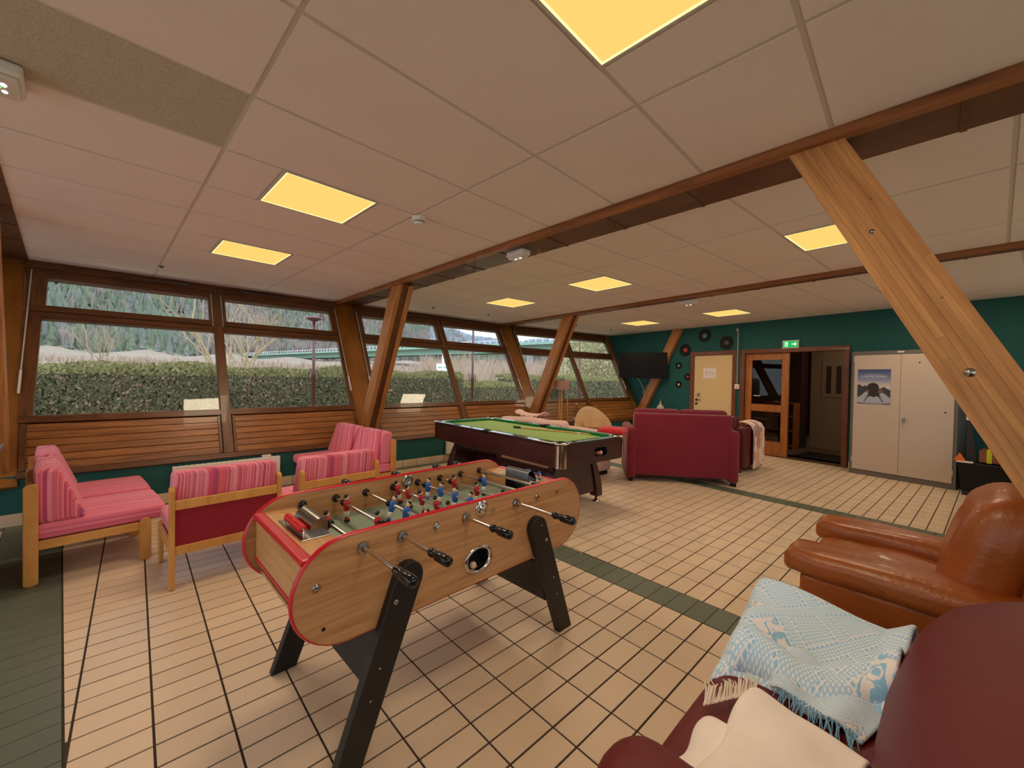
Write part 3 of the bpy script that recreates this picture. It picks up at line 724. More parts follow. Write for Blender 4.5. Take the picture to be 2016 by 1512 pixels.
# vinyl records
RECS = [(3.648, 2.455, .148, 'label_blue', 'large black record with a blue label high on the wall'), (3.164, 2.268, .148, 'label_grey', 'large black record with a grey label above the cream door'),
        (4.103, 2.155, .146, 'label_red', 'large black record with a red label on the green wall'), (4.262, 1.796, .083, 'label_teal', 'small record with a pale blue label, top of the three singles'),
        (4.03, 1.534, .083, 'label_red', 'small record with a red label beside the cream door frame'), (4.252, 1.352, .083, 'label_cream', 'small record with a cream label, lowest of the three singles')]
for (y, z, r_, lm, lab) in RECS:
    t = thing('vinyl_record', lab, 'record', hp(FX(y), 0, z), FAR_A+PI, 'vinyl records on the green end wall')
    pr = [(.006, -.002)]
    q = .36*r_
    for k in range(5): pr += [(q+(r_*.96-q)*k/5, -.0036), (q+(r_*.96-q)*(k+.7)/5, -.0032), (q+(r_*.96-q)*(k+.85)/5, -.0042)]
    pr += [(r_, -.004), (r_, 0), (.006, 0)]
    MB().lathe(pr, 40, (0, 0, 0), 'y').build('disc', 'vinyl', t)
    MB().lathe([(.007, -.0045), (.33*r_, -.0045), (.33*r_, -.002), (.007, -.002)], 30, (0, 0, 0), 'y').build('label_disc', lm, t)
# television on its arm
tvc = Vector((9.02, 4.985, 1.80))
tv = thing('television', 'black flat television on a wall arm beside the slanted window', 'television', tvc, R(-61))
MB().box(-.555, .555, -.02, .012, -.312, .312).build('bezel', 'tv_black', tv, .006, 2)
MB().box(-.54, .54, -.0225, -.0195, -.290, .298).build('screen', 'tv_black', tv)
MB().box(-.3, .3, .012, .05, -.2, .18).build('back_cover', 'black_matte', tv, .015, 2)
MB().box(-.06, .06, .05, .075, -.06, .06).tube([(0, .075, 0), (.05, .2, 0), (.12, .36, 0)], .02, 8).build('wall_arm', 'black_matte', tv)
c_ = [hp(FX(5.3)+.1*math.sin(k*.5)+k*.012*1.9, -.16+.012*k, 1.50-.34*math.sin(k/12*PI)*1.0-k*.012) for k in range(13)]
cb = MB().tube(c_, .006, 6).build('television_cable', 'cable_white'); tag(cb, 'white cable looping below the television', 'cable')

# ------------------------------------------------------------------ grey metal cupboard with poster
inv = Matrix.Rotation(-(FAR_A+PI), 4, 'Z')
def farloc(x, y, z=0): return inv @ (Vector((x, y, z))-Vector((FAR_P.x, FAR_P.y, 0)))
q0, q1 = farloc(8.463, 1.015), farloc(8.212, -.152)
cx_, cw, cd, ch = (q0.x+q1.x)/2, abs(q1.x-q0.x), .44, 1.955
lk = thing('metal_cupboard', 'tall two-door metal cupboard, beige doors in a grey frame', 'cupboard', hp(cx_, -cd), FAR_A+PI+R(-3.6))
hw = cw/2
MB().box(-hw, hw, .02, cd-.02, .0, ch).build('carcass', 'locker_grey', lk, .004, 1)
for (a, b, c, e) in ((-hw, -hw+.035, 0, ch), (hw-.035, hw, 0, ch), (-hw+.035, hw-.035, 0, .075), (-hw+.035, hw-.035, ch-.055, ch)):
    MB().box(a, b, -.004, .02, c, e).build('frame_rail', 'locker_grey', lk, .002, 1)
for s in (-1, 1):
    a, b = (-hw+.037, -.0015) if s < 0 else (.0015, hw-.037)
    dr = MB().box(a, b, -.012, .014, .08, ch-.06).build('cupboard_door', 'locker_door', lk, .003, 1)
    if s > 0:
        MB().lathe([(.0001, -.05), (.017, -.05), (.02, -.03), (.014, -.012), (.0001, -.012)], 12, (.05, 0, .93), 'y').box(.035, .065, -.055, -.04, .885, .935).build('handle', 'steel', dr, .002, 1)
        MB().disc((.20, -.0135, ch-.19), .011, 'y', 12).build('magnet', 'ink', dr); MB().disc((hw-.12, -.0135, 1.06), .011, 'y', 12).build('magnet', 'ink', dr)
    for z in (.2, ch-.16): MB().box((-hw+.028) if s < 0 else (hw-.04), (-hw+.04) if s < 0 else (hw-.028), -.016, -.004, z, z+.07).build('hinge', 'locker_door', dr)
MB().box(-.045, .03, -.007, -.003, ch-.035, ch-.015).build('maker_plate', 'white_plastic', lk)
ps = thing('film_poster', 'blue poster with a figure seen from behind, on the cupboard door', 'poster', (0, 0, 0))
ps.matrix_world = Matrix.Translation(lk.location) @ Matrix.Rotation(lk.rotation_euler.z, 4, 'Z') @ Matrix.Translation((-.31, -.0135, 1.40))
m, t_, b_ = base('poster_print'); L = t_.links.new
tcn = t_.nodes.new('ShaderNodeTexCoord'); sx_ = t_.nodes.new('ShaderNodeSeparateXYZ'); L(tcn.outputs['Generated'], sx_.inputs[0])
rr = t_.nodes.new('ShaderNodeValToRGB'); els = rr.color_ramp.elements
for k, (p, c) in enumerate(((0, (60, 70, 100)), (.3, (150, 150, 165)), (.5, (214, 196, 180)), (.72, (120, 134, 168)), (1, (46, 62, 112)))):
    e = els[k] if k < 2 else els.new(p)
    e.position = p; e.color = lin(c)
for k, (p, c) in enumerate(((0, (60, 70, 100)), (.3, (150, 150, 165)), (.5, (214, 196, 180)), (.72, (120, 134, 168)), (1, (46, 62, 112)))): els[k].position = p; els[k].color = lin(c)
L(sx_.outputs['Z'], rr.inputs[0]); L(rr.outputs[0], b_.inputs['Base Color']); b_.inputs['Roughness'].default_value = .4
MB().box(-.2, .2, -.0015, 0, -.27, .27).build('sheet', 'poster_print', ps)
mat('poster_dark', (44, 34, 34), .5); mat('poster_hill', (52, 54, 66), .5); mat('poster_shirt', (168, 172, 186), .5); mat('poster_skin', (120, 86, 74), .5)
fx = lambda x, y, z: (x, z, y)
hillp = [(-.2, -.16), (-.2, .03), (-.17, .03), (-.14, -.0), (-.10, .02), (-.06, -.02), (.08, -.03), (.12, -.0), (.16, -.03), (.2, -.05), (.2, -.16)]
MB().prism(hillp, -.0025, -.001, fn=fx).build('print_hills', 'poster_hill', ps)
MB().prism([(-.2, -.25), (-.2, -.18), (-.15, -.14), (-.09, -.07), (-.06, -.11), (-.11, -.2), (-.12, -.26)], -.0030, -.001, fn=fx).prism([(.2, -.25), (.2, -.18), (.15, -.12), (.10, -.085), (.07, -.12), (.11, -.2), (.12, -.26)], -.0030, -.001, fn=fx).prism([(-.12, -.262), (-.05, -.15), (.05, -.15), (.12, -.262)], -.0034, -.001, fn=fx).build('print_shirt', 'poster_shirt', ps)
circ = [(-.008+.072*math.cos(a*PI/12), -.01+.07*math.sin(a*PI/12)) for a in range(24)]
MB().prism(circ, -.004, -.001, fn=fx).prism([(-.075, -.02), (-.05, -.14), (.0, -.165), (.05, -.14), (.065, -.02)][::-1], -.0038, -.001, fn=fx).build('print_head', 'poster_dark', ps)
MB().prism([(.06, -.10), (.10, -.09), (.125, -.05), (.08, -.04), (.055, -.06)], -.0042, -.001, fn=fx).prism([(-.09, -.08), (-.06, -.10), (-.05, -.06), (-.08, -.05)], -.0042, -.001, fn=fx).build('print_hands', 'poster_skin', ps)
text('title', 'A CONTRE COURANT', .031, ps, 'sign_white', (0, -.002, .16), (PI/2, 0, 0))
MB().box(-.17, .17, -.002, -.001, .135, .137).box(-.10, .10, -.002, -.001, .186, .189).build('print_rule', 'sign_white', ps)

# ------------------------------------------------------------------ ceiling fittings
sd = thing('smoke_detector', 'round white smoke detector on the ceiling grid near the light panels', 'smoke detector', (1.59, 2.775, CZ))
MB().lathe([(.0001, -.052), (.03, -.052), (.038, -.044), (.038, -.03), (.052, -.026), (.056, -.004), (.056, 0), (.0001, 0)], 28).build('housing', 'white_plastic', sd)
MB().lathe([(.0385, -.04), (.040, -.04), (.040, -.034), (.0385, -.034)], 20).build('vent_slot', 'ink', sd)
def emergency(loc, rz, label, big=False):
    e = thing('emergency_light', label, 'emergency light', loc, rz, 'white emergency lamps under the beams')
    MB().box(-.11, .11, -.055, .055, -.05, 0).build('housing', 'white_plastic', e, .012, 2)
    MB().box(-.095, .095, -.042, .042, -.068, -.048).build('diffuser', 'clear_plastic', e, .008, 2)
    MB().ball((-.03, 0, -.069), .010, 0, (1.6, 1, .5), 6).ball((.03, 0, -.069), .009, 0, (1.4, 1, .5), 6).build('lamp_dot', 'led_white', e)
    MB().ball((.0, .012, -.069), .006, 0, (1, 1, .5), 6).build('status_led', 'led_green', e)
emergency((2.60, 2.725, CZ-.042), PI/2, 'white emergency lamp on the timber beam above the pool table side')
emergency((5.90, 2.56, CZ-.042), PI/2-R(5), 'white emergency lamp on the beam nearest the green end wall')
emergency((-.395, 2.66, CZ), PI/2+R(5), 'white emergency lamp beside the dark fibre ceiling tile')
for k, (x, y, lab) in enumerate(((.222, 6.19, 'over the pink chairs'), (3.832, 6.156, 'nearer the slanted leg behind the pink chairs'), (4.985, 6.02, 'above the window behind the pool table'), (7.27, 5.67, 'above the floor lamp'), (8.46, 5.55, 'close to the television'))):
    o = MB().lathe([(.0001, -.022), (.012, -.022), (.016, -.014), (.016, -.008), (.026, -.006), (.026, .001), (.0001, .001)], 14).build('ceiling_eyelet', 'dull_metal', None, loc=(x, y, CZ))
    tag(o, 'small metal eyelet on the ceiling, '+lab, 'fitting', 'metal eyelets on the ceiling')

# ------------------------------------------------------------------ radiators
def radiator(a, b, base_i, z0, z1, label):
    A, B = FW_[base_i][0], FW_[base_i+1][0]; d = (B-A).normalized(); n = Vector((d.y, -d.x))
    p = A+d*a
    t = thing('radiator', label, 'radiator', (p.x, p.y, 0), math.atan2(d.y, d.x), 'white electric radiators under the windows')
    L = b-a
    MB().box(0, L, -.075, -.022, z0, z1).build('body', 'white_paint', t, .010, 2)
    MB().box(.04, L-.04, -.079, -.074, z0+.05, z1-.05).build('front_panel', 'white_paint', t, .004, 1)
    for x in (.1, L-.14): MB().box(x, x+.04, -.025, -.0005, z0+.02, z1-.02).build('wall_bracket', 'white_paint', t)
    g = MB()
    for k in range(int(L/.05)): g.box(.03+k*.05, .06+k*.05, -.06, -.04, z1, z1+.002)
    g.build('outlet_grille', 'dull_metal', t)
    MB().box(L-.20, L-.10, -.065, -.02, z1, z1+.026).build('thermostat', 'white_plastic', t, .006, 2)
radiator(1.24, 2.29, 1, .16, .40, 'white electric radiator behind the pink chairs')
radiator(1.26, 2.2, 2, .13, .37, 'white electric radiator behind the pool table')

# ------------------------------------------------------------------ foosball table
FT = thing('foosball_table', 'wooden foosball table with red edging and black splayed legs', 'foosball table', (1.170, 1.814, 0), R(1.68))
HL_, ZB, ZT = .803, .474, .858; RR_ = (ZT-ZB)/2; ZC = (ZT+ZB)/2
def stadium(hl, r, zc, n=16):
    pts = []
    for k in range(n+1): a = -PI/2+PI*k/n; pts.append((hl-r+r*math.cos(a), zc+r*math.sin(a)))
    for k in range(n+1): a = PI/2+PI*k/n; pts.append((-hl+r+r*math.cos(a), zc+r*math.sin(a)))
    return pts
RODX = [(i-3.5)*.1605 for i in range(8)]; RZ = .80
for s in (-1, 1):
    y0 = -.346 if s < 0 else .324
    loops = [stadium(HL_, RR_, ZC)]
    if s < 0: loops.append([(.074*math.cos(k*PI/16), .583+.055*math.sin(k*PI/16)) for k in range(32)])
    sp_ = plate(loops, .022, lambda a, b, d: (a, y0+d, b), ['foos_wood'], 'side_panel', FT)
    o_, i_ = stadium(HL_+.003, RR_+.003, ZC), stadium(HL_-.002, RR_-.002, ZC); eb = MB(); n_ = len(o_)
    ya, yb = y0-.0015, y0+.0235; ym = (ya+yb)/2
    ring = lambda pts, y: [(x, y, z) for x, z in pts]
    mid_ = stadium(HL_+.007, RR_+.007, ZC)
    V_ = ring(i_, ya)+ring(o_, ya+.003)+ring(mid_, ym)+ring(o_, yb-.003)+ring(i_, yb); fs = []
    for k in range(n_):
        j = (k+1) % n_
        for q in range(4): fs.append((q*n_+k, q*n_+j, (q+1)*n_+j, (q+1)*n_+k))
    eb.add(V_, fs, 0, True).build('edge_band', 'red_plastic', sp_)
    def bolt(x, z, r, m='steel', h=.006):
        yy = y0-.0005 if s < 0 else y0+.0225
        pr = [(.0001, -h*s*-1), (r*.6, h*s*.9), (r, h*s*.3), (r, -s*.001)] if s > 0 else [(.0001, -h), (r*.6, -h*.9), (r, -h*.3), (r, .001)]
        MB().lathe(pr, 14, (x, yy, z), 'y').build('bolt', m, sp_)
    if s < 0:
        bolt(-.725, .705, .014); bolt(-.70, .552, .007, 'black_matte', .001); bolt(.725, .81, .008); bolt(.60, .812, .007); bolt(.31, .73, .006); bolt(.03, .842, .008)
        for q in (2, 6): bolt(RODX[q], RZ, .016, 'steel', .012)
        # chrome serving cup and ball-return ring
        MB().lathe([(.0001, -.020), (.012, -.019), (.016, -.008), (.026, -.010), (.036, -.006), (.036, .002)], 24, (.012, y0, .822), 'y').build('serving_cup', 'chrome', sp_)
        MB().lathe([(.050, .02), (.050, -.004), (.055, -.008), (.064, -.004), (.064, 0), (.055, .002)], 32, (0, y0, .583), 'y').build('return_ring', 'chrome', sp_).scale = (1.345, 1, 1)
        MB().lathe([(.05, .02), (.05, .10), (.0001, .10)], 24, (0, y0, .583), 'y').build('return_pocket', 'black_matte', sp_).scale = (1.345, 1, 1)
    else:
        MB().lathe([(.012, -.002), (.030, -.004), (.036, -.010), (.03, -.014), (.012, -.006)], 24, (.012, y0, .822), 'y').build('serving_cup', 'chrome', sp_)
bl_ = MB().ball((0, 0, 0), .017).build('foosball', 'skin', None, loc=(0, 0, 0)); tag(bl_, 'pale ball in the foosball return hole', 'ball')
bl_.location = Matrix.Rotation(R(1.68), 4, 'Z') @ Vector((-.012, -.318, .5505)) + Vector((1.170, 1.814, 0))
for s in (-1, 1):
    X_ = lambda a, b: (min(s*a, s*b), max(s*a, s*b))
    x0, x1 = X_(.735, .757); MB().box(x0, x1, -.324, .324, .60, .785).build('end_board', 'foos_wood_y', FT, .002, 1)
    x0, x1 = X_(.728, .770); MB().box(x0, x1, -.324, .324, .778, .803).build('end_cap', 'red_plastic', FT, .008, 3)
    x0, x1 = X_(.733, .762); MB().box(x0, x1, -.324, .324, .592, .606).build('end_trim', 'red_plastic', FT, .003, 1)
    x0, x1 = X_(.61, .730); tp = MB().box(x0, x1, -.324, .324, .786, .800).build('top_plank', 'foos_wood_y', FT, .002, 1)
    x0, x1 = X_(.60, .615)
    for a, b in ((-.324, -.105), (.105, .324)): MB().box(x0, x1, a, b, .705, .800).build('goal_wall', 'foos_wood_y', FT, .002, 1)
    # sheet-metal goal hood on the plank, score counter beside it
    hd = MB()
    prof = [(s*(.60+.012), .80)]+[(s*(.615+.075*(1-math.cos(a*PI/14))), .80+.062*math.sin(a*PI/14)) for a in range(0, 8)]+[(s*.70, .845), (s*.70, .802)]
    prof = [(s*.598, .802), (s*.598, .842), (s*.605, .852), (s*.622, .860), (s*.64, .855), (s*.658, .838), (s*.668, .815), (s*.671, .802)]
    nP = len(prof); vs = [(x, y, z) for y in (-.10, .10) for x, z in prof]
    hd.add(vs, [(k, k+1, nP+k+1, nP+k) for k in range(nP-1)], 0, True)
    if s < 0: hd.add(vs, [tuple(range(nP)), tuple(range(nP, 2*nP))[::-1]])
    else: hd.add([(s*.60, -.10, .70), (s*.60, -.10, .84), (s*.67, -.10, .80), (s*.67, -.10, .70), (s*.60, .10, .70), (s*.60, .10, .84), (s*.67, .10, .80), (s*.67, .10, .70)], [(0, 1, 2, 3), (7, 6, 5, 4), (3, 2, 6, 7)])
    hd.build('goal_hood', 'steel' if s < 0 else 'dull_metal', tp)
    x0, x1 = X_(.602, .712); MB().box(x0, x1, -.150, .150, .8005, .8035).build('hood_plate', 'steel', tp, .001, 1)
    xb = s*.694
    MB().tube([(xb, -.118, .803), (xb, -.116, .832), (xb, .116, .832), (xb, .118, .803)], .003, 6).build('counter_wire', 'chrome', tp)
    be = MB().lathe([(.004, -.0085), (.009, -.0080), (.0150, -.0045), (.0165, 0), (.0150, .0045), (.009, .0080), (.004, .0085)], 14, (0, 0, 0), 'y').mesh('counter_bead', 'red_bead' if s < 0 else 'blue_bead')
    ys = [-.094+.0195*k for k in range(10)] if s < 0 else [-.105+.0172*k for k in range(1)]+[-.02+.0172*k for k in range(2)]
    for yy in ys: o = bpy.data.objects.new('counter_bead', be); COL.objects.link(o); o.parent = tp; o.location = (xb, yy, .832)
    MB().box(s*.60-.1, s*.60+.1, -.1, .1, .60, .62).build('goal_trough', 'black_matte', FT)
MB().box(-.61, .61, -.324, .324, .698, .710).build('playing_field', 'green_field', FT)
fl_ = MB(); zl = .7106
for x in (0, -.46, .46): fl_.box(x-.002, x+.002, -.32 if x == 0 else -.17, .32 if x == 0 else .17, .7100, zl)
for x in (-.46, .46):
    e = .61 if x > 0 else -.61
    for y in (-.17, .17): fl_.box(min(x, e), max(x, e), y-.002, y+.002, .7100, zl)
cpts = [(.09*math.cos(k*PI/16), .09*math.sin(k*PI/16)) for k in range(33)]
for (a, b) in zip(cpts, cpts[1:]): fl_.hexa([(a[0], a[1], .71), (b[0], b[1], .71), (b[0]*1.05, b[1]*1.05, .71), (a[0]*1.05, a[1]*1.05, .71), (a[0], a[1], zl), (b[0], b[1], zl), (b[0]*1.05, b[1]*1.05, zl), (a[0]*1.05, a[1]*1.05, zl)])
fl_.build('field_lines', 'line_white', FT)
MB().box(-.735, .735, -.324, .324, .52, .535).build('bottom_board', 'foos_wood', FT)
def player(jersey, face):
    b = MB()
    b.lathe([(.0001, -.034), (.012, -.034), (.0145, -.018), (.0165, .002), (.0175, .010), (.012, .019), (.0001, .021)], 10, (0, 0, 0), 'z', 0)
    b.ball((0, 0, .033), .0115, 2, (1, .95, 1.2), 7); b.ball((-.003*face, 0, .039), .0115, 3, (1, .98, 1.0), 7)
    b.tube([(0, -.015, .010), (.002*face, -.021, -.006), (0, -.018, -.020)], [.006, .0055, .005], 6, 0); b.tube([(0, .015, .010), (.002*face, .021, -.006), (0, .018, -.020)], [.006, .0055, .005], 6, 0)
    b.lathe([(.0125, -.054), (.0138, -.045), (.0125, -.032), (.0001, -.032)], 10, (0, 0, 0), 'z', 1); b.lathe([(.0001, -.054), (.0125, -.054)], 10, (0, 0, 0), 'z', 1)
    b.lathe([(.0001, -.062), (.0088, -.062), (.0092, -.053), (.0001, -.053)], 10, (0, 0, 0), 'z', 2)
    b.lathe([(.0001, -.078), (.0085, -.078), (.0095, -.070), (.0088, -.061), (.0001, -.061)], 10, (0, 0, 0), 'z', 0)
    b.cush((.003*face, 0, -.081), (.026, .018, .013), .005, 5, mi=3)
    return b.mesh('player', [jersey, 'shorts', 'skin', 'hair'])
pm_ = {('r', 1): player('jersey_red', 1), ('b', -1): player('jersey_blue', -1)}
W0_ = .376
SETS = [('r', [.385], 'near', 0, -.205), ('r', [.565, .235], 'near', 0, -.165), ('b', [.405, .272, .12], 'far', 16, .05), ('r', [.645, .535, .40, .262, .155], 'near', -10, -.14),
        ('b', [.585, .458, .325, .20, .08], 'far', 4, .05), ('r', [.55, .34, .12], 'near', -4, -.215), ('b', [.46, .10], 'far', 0, .06), ('b', [.16], 'far', 0, .04)]
hand = MB().lathe([(.0001, 0), (.011, 0), (.0165, -.012), (.0165, -.022), (.0115, -.036), (.0125, -.042), (.0185, -.052), (.0195, -.10), (.0185, -.118), (.012, -.124), (.0001, -.125)], 12, (0, 0, 0), 'y').mesh('handle', 'black_plastic')
beara = MB().lathe([(.009, .0), (.023, 0), (.023, -.010), (.015, -.014), (.009, -.014)], 8, (0, 0, 0), 'y', 0, False).mesh('bearing', 'steel')
bearb = MB().lathe([(.009, .0), (.020, 0), (.018, -.012), (.009, -.014)], 12, (0, 0, 0), 'y', 0).mesh('bearing', 'black_plastic')
bump_ = MB().lathe([(.0085, -.010), (.016, -.010), (.017, 0), (.016, .010), (.0085, .010)], 12, (0, 0, 0), 'y', 0).mesh('bumper', 'black_plastic')
def inst(name, me, par, loc, rot=(0, 0, 0)):
    o = bpy.data.objects.new(name, me); COL.objects.link(o); o.parent = par; o.location = loc; o.rotation_euler = rot; return o
for i, (c, ws, side, tilt, hw_) in enumerate(SETS):
    near = side == 'near'; yh = hw_-W0_ if near else .346+.10+hw_
    rod = empty('rod', (RODX[i], 0, RZ)); rod.parent = FT
    MB().tube([(0, yh-.01 if near else -.36, 0), (0, .36+.05 if near else yh+.01, 0)], .0082, 10).build('rod_bar', 'chrome', rod)
    inst('handle', hand, rod, (0, yh, 0), (0, 0, 0 if near else PI))
    
    if near: inst('bearing', beara, rod, (0, -.346, 0))
    inst('bearing', beara, rod, (0, .346, 0), (0, 0, PI)); inst('bearing', bearb, rod, (0, .324, 0)); inst('bearing', bearb, rod, (0, -.324, 0), (0, 0, PI))
    yy = [w-W0_ for w in ws]
    for y in yy: inst('player', pm_[('r', 1) if c == 'r' else ('b', -1)], rod, (0, y, 0), (0, R(tilt), 0))
    inst('bumper', bump_, rod, (0, max(yy)+.034, 0)); inst('bumper', bump_, rod, (0, min(yy)-.034, 0))
# legs
def leg_poly(s):
    pts = []
    ax, az = .385, .642; fx0, fx1 = .575, .685
    for k in range(9): a = R(200-k*22.5); pts.append((ax+.060*math.cos(a), az+.060*math.sin(a)))
    pts += [(fx1, 0), (fx0, 0)]
    return [(s*x, z) for x, z in pts]
for s in (-1, 1):
    for sd_ in (-1, 1):
        yy = -.386 if sd_ < 0 else .346
        lg = MB().prism(leg_poly(s), yy, yy+.040, fn=lambda x, z, y: (x, y, z)).build('leg', 'black_paint', FT, .004, 2)
        if sd_ < 0:
            for (x, z, r_) in ((.40, .655, .005), (.445, .565, .011), (.51, .34, .005), (.545, .235, .005)):
                MB().lathe([(.0001, -.004), (r_*.6, -.0035), (r_, -.0015), (r_, .002)], 12, (s*x, yy-.0002, z), 'y').build('bolt', 'steel', lg)
    MB().hexa([(s*.50-.012, -.346, .20), (s*.50+.012, -.346, .20), (s*.50+.012, .346, .20), (s*.50-.012, .346, .20), (s*.425-.012, -.346, .44), (s*.425+.012, -.346, .44), (s*.425+.012, .346, .44), (s*.425-.012, .346, .44)]).build('cross_brace', 'black_paint', FT, .003, 1)

# ------------------------------------------------------------------ pool table
PT = thing('pool_table', 'dark mahogany pool table with green cloth and chrome corners', 'pool table', (3.61, 3.72, 0), R(-2.6))
PW, PL, AZ0, AZ1 = .535, 1.235, .555, .775
for s in (-1, 1):
    MB().hexa([(s*PW-(.02 if s > 0 else 0)-.0, -PL+.07, AZ0), (s*PW+(.02 if s < 0 else 0), -PL+.07, AZ0), (s*PW+(.02 if s < 0 else 0), PL-.07, AZ0), (s*PW-(.02 if s > 0 else 0), PL-.07, AZ0)] +
              [(s*PW-(.02 if s > 0 else 0), -PL+.07, AZ1), (s*PW+(.02 if s < 0 else 0), -PL+.07, AZ1), (s*PW+(.02 if s < 0 else 0), PL-.07, AZ1), (s*PW-(.02 if s > 0 else 0), PL-.07, AZ1)]).build('side_apron', 'pool_wood', PT, .004, 1)
oval = [((.085 if math.cos(a*PI/16) > 0 else -.085)*.7+.045*math.cos(a*PI/16)+.09, .665+.045*math.sin(a*PI/16)) for a in range(32)]
ea = plate([[(-PW+.07, AZ0), (PW-.07, AZ0), (PW-.07, AZ1), (-PW+.07, AZ1)], oval], .02, lambda a, b, d: (a, -PL+d, b), ['pool_wood'], 'end_apron', PT)
MB().box(-PW+.07, PW-.07, PL-.02, PL, AZ0, AZ1).build('end_apron', 'pool_wood', PT, .004, 1)
MB().box(-.045, .225, -PL+.022, -PL+.14, .605, .615).box(-.05, -.045, -PL+.022, -PL+.14, .605, .73).box(.225, .23, -PL+.022, -PL+.14, .605, .73).box(-.05, .23, -PL+.14, -PL+.145, .605, .73).build('ball_tray', 'black_matte', PT)
no_ = len(oval); ov2 = [(.09+(x-.09)*1.09, .665+(z-.665)*1.12) for x, z in oval]
MB().add([(x, -PL-.004, z) for x, z in oval]+[(x, -PL-.004, z) for x, z in ov2]+[(x, -PL+.001, z) for x, z in ov2]+[(x, -PL+.012, z) for x, z in oval], [(k, (k+1) % no_, no_+(k+1) % no_, no_+k) for k in range(no_)]+[(no_+k, no_+(k+1) % no_, 2*no_+(k+1) % no_, 2*no_+k) for k in range(no_)]+[((k+1) % no_, k, 3*no_+k, 3*no_+(k+1) % no_) for k in range(no_)]).build('return_bezel', 'black_plastic', PT)
MB().box(.03, .13, -PL-.003, -PL+.005, AZ0-.004, AZ0+.008).build('maker_plate', 'steel', PT)
MB().box(-PW+.02, PW-.02, -PL+.02, PL-.02, .745, .768).build('slate_bed', 'baize', PT)
MB().box(-PW+.02, PW-.02, -PL+.16, PL-.02, .56, .575).build('bottom_board', 'black_matte', PT)
for s in (-1, 1):
    for (a, b) in ((-PL+.10, -.06), (.06, PL-.10)):
        x0, x1 = (s*(PW+.012), s*(PW-.075)) if s < 0 else (s*(PW-.075), s*(PW+.012))
        rl = MB().box(x0, x1, a, b, .775, .800).build('side_rail', 'pool_rail', PT, .008, 2)
        xi = s*(PW-.075)
        MB().prism([(xi, .800), (xi-s*.038, .797), (xi-s*.030, .768), (xi, .768)] if s < 0 else [(xi, .768), (xi-s*.030, .768), (xi-s*.038, .797), (xi, .800)], a+.02, b-.02, fn=lambda x, z, y: (x, y, z)).build('cushion', 'baize_rail', rl)
        for k in range(3): MB().disc((s*(PW-.03), a+(b-a)*(k+1)/4, .8), .006, 'z', 10, 0, .001).build('sight', 'white_plastic', rl)
    y0, y1 = (s*(PL+.012), s*(PL-.075)) if s < 0 else (s*(PL-.075), s*(PL+.012))
    rl = MB().box(-PW+.10, PW-.10, y0, y1, .775, .800).build('end_rail', 'pool_rail', PT, .008, 2)
    yi = s*(PL-.075)
    MB().prism([(yi, .768), (yi, .800), (yi-s*.038, .797), (yi-s*.030, .768)] if s < 0 else [(yi, .800), (yi, .768), (yi-s*.030, .768), (yi-s*.038, .797)], -PW+.12, PW-.12, fn=lambda y, z, x: (x, y, z)).build('cushion', 'baize_rail', rl)
    for k in range(3): MB().disc((-.22+k*.22, s*(PL-.03), .8), .006, 'z', 10, 0, .001).build('sight', 'white_plastic', rl)
    MB().lathe([(.045, .806), (.056, .803), (.056, .79), (.045, .79)], 18, (s*(PW-.03), 0, 0)).build('side_pocket', 'black_plastic', PT)
    MB().lathe([(.0001, .771), (.045, .771), (.045, .8)], 18, (s*(PW-.03), 0, 0)).build('pocket_cup', 'black_matte', PT)
    for q in (-1, 1):
        cx0, cy0 = s*(PW-.07), q*(PL-.07); r_ = .078; poly = [(cx0+s*r_*math.cos(a*PI/16), cy0+q*r_*math.sin(a*PI/16)) for a in range(9)]
        cc = MB(); n_ = len(poly)
        cc.add([(x, y, AZ0-.004) for x, y in poly]+[(x, y, AZ1+.002) for x, y in poly], [((k, k+1, n_+k+1, n_+k) if s*q > 0 else (k, n_+k, n_+k+1, k+1)) for k in range(n_-1)], 0, True)
        pk = cc.build('corner_casting', 'chrome', PT)
        MB().lathe([(.050, .806), (.072, .806), (.086, .800), (.086, .786), (.05, .786)], 20, (cx0, cy0, 0)).build('pocket_rim', 'chrome', pk)
        MB().lathe([(.0001, .770), (.050, .770), (.050, .80)], 18, (cx0, cy0, 0)).build('pocket_cup', 'black_matte', pk)
for q in (-1, 1):   # arched pedestal at each end
    yc = q*.93
    for s in (-1, 1):
        pf = []
        for k in range(9): z = .07+.49*k/8; pf.append((s*(.29+.17*(1-(k/8)**2)**.5*1.0*(1 if k < 8 else 0)+.0), z))
        outer = [(s*(.47-.17*(k/8)**1.9), .07+.485*k/8) for k in range(9)]; inner = [(s*(.37-.12*(k/8)**1.3), .07+.485*k/8) for k in range(8, -1, -1)]
        poly = outer+inner
        lgp = MB().prism(poly if s < 0 else poly, yc-.055, yc+.055, fn=lambda x, z, y: (x, y, z)).build('leg', 'pool_wood', PT, .005, 1)
        MB().lathe([(.0001, .0), (.048, .0), (.048, .006), (.024, .024), (.014, .03), (.014, .075), (.0001, .075)], 18, (s*.42, yc, 0)).build('levelling_foot', 'chrome', lgp)
    MB().box(-.36, .36, yc-.03, yc+.03, .13, AZ0+.01).build('pedestal_panel', 'pool_wood', PT, .004, 1)
MB().box(-.03, .03, -.9, .9, .20, .36).build('stretcher', 'pool_wood', PT, .004, 1)
PM = Matrix.Translation((3.61, 3.72, 0)) @ Matrix.Rotation(R(-2.6), 4, 'Z')
mat('ball_orange', (232, 96, 40), .12); mat('ball_white', (238, 230, 214), .12); mat('ball_black', (18, 18, 20), .12); mat('ball_blue', (40, 60, 140), .12); mat('ball_red', (170, 30, 30), .12)
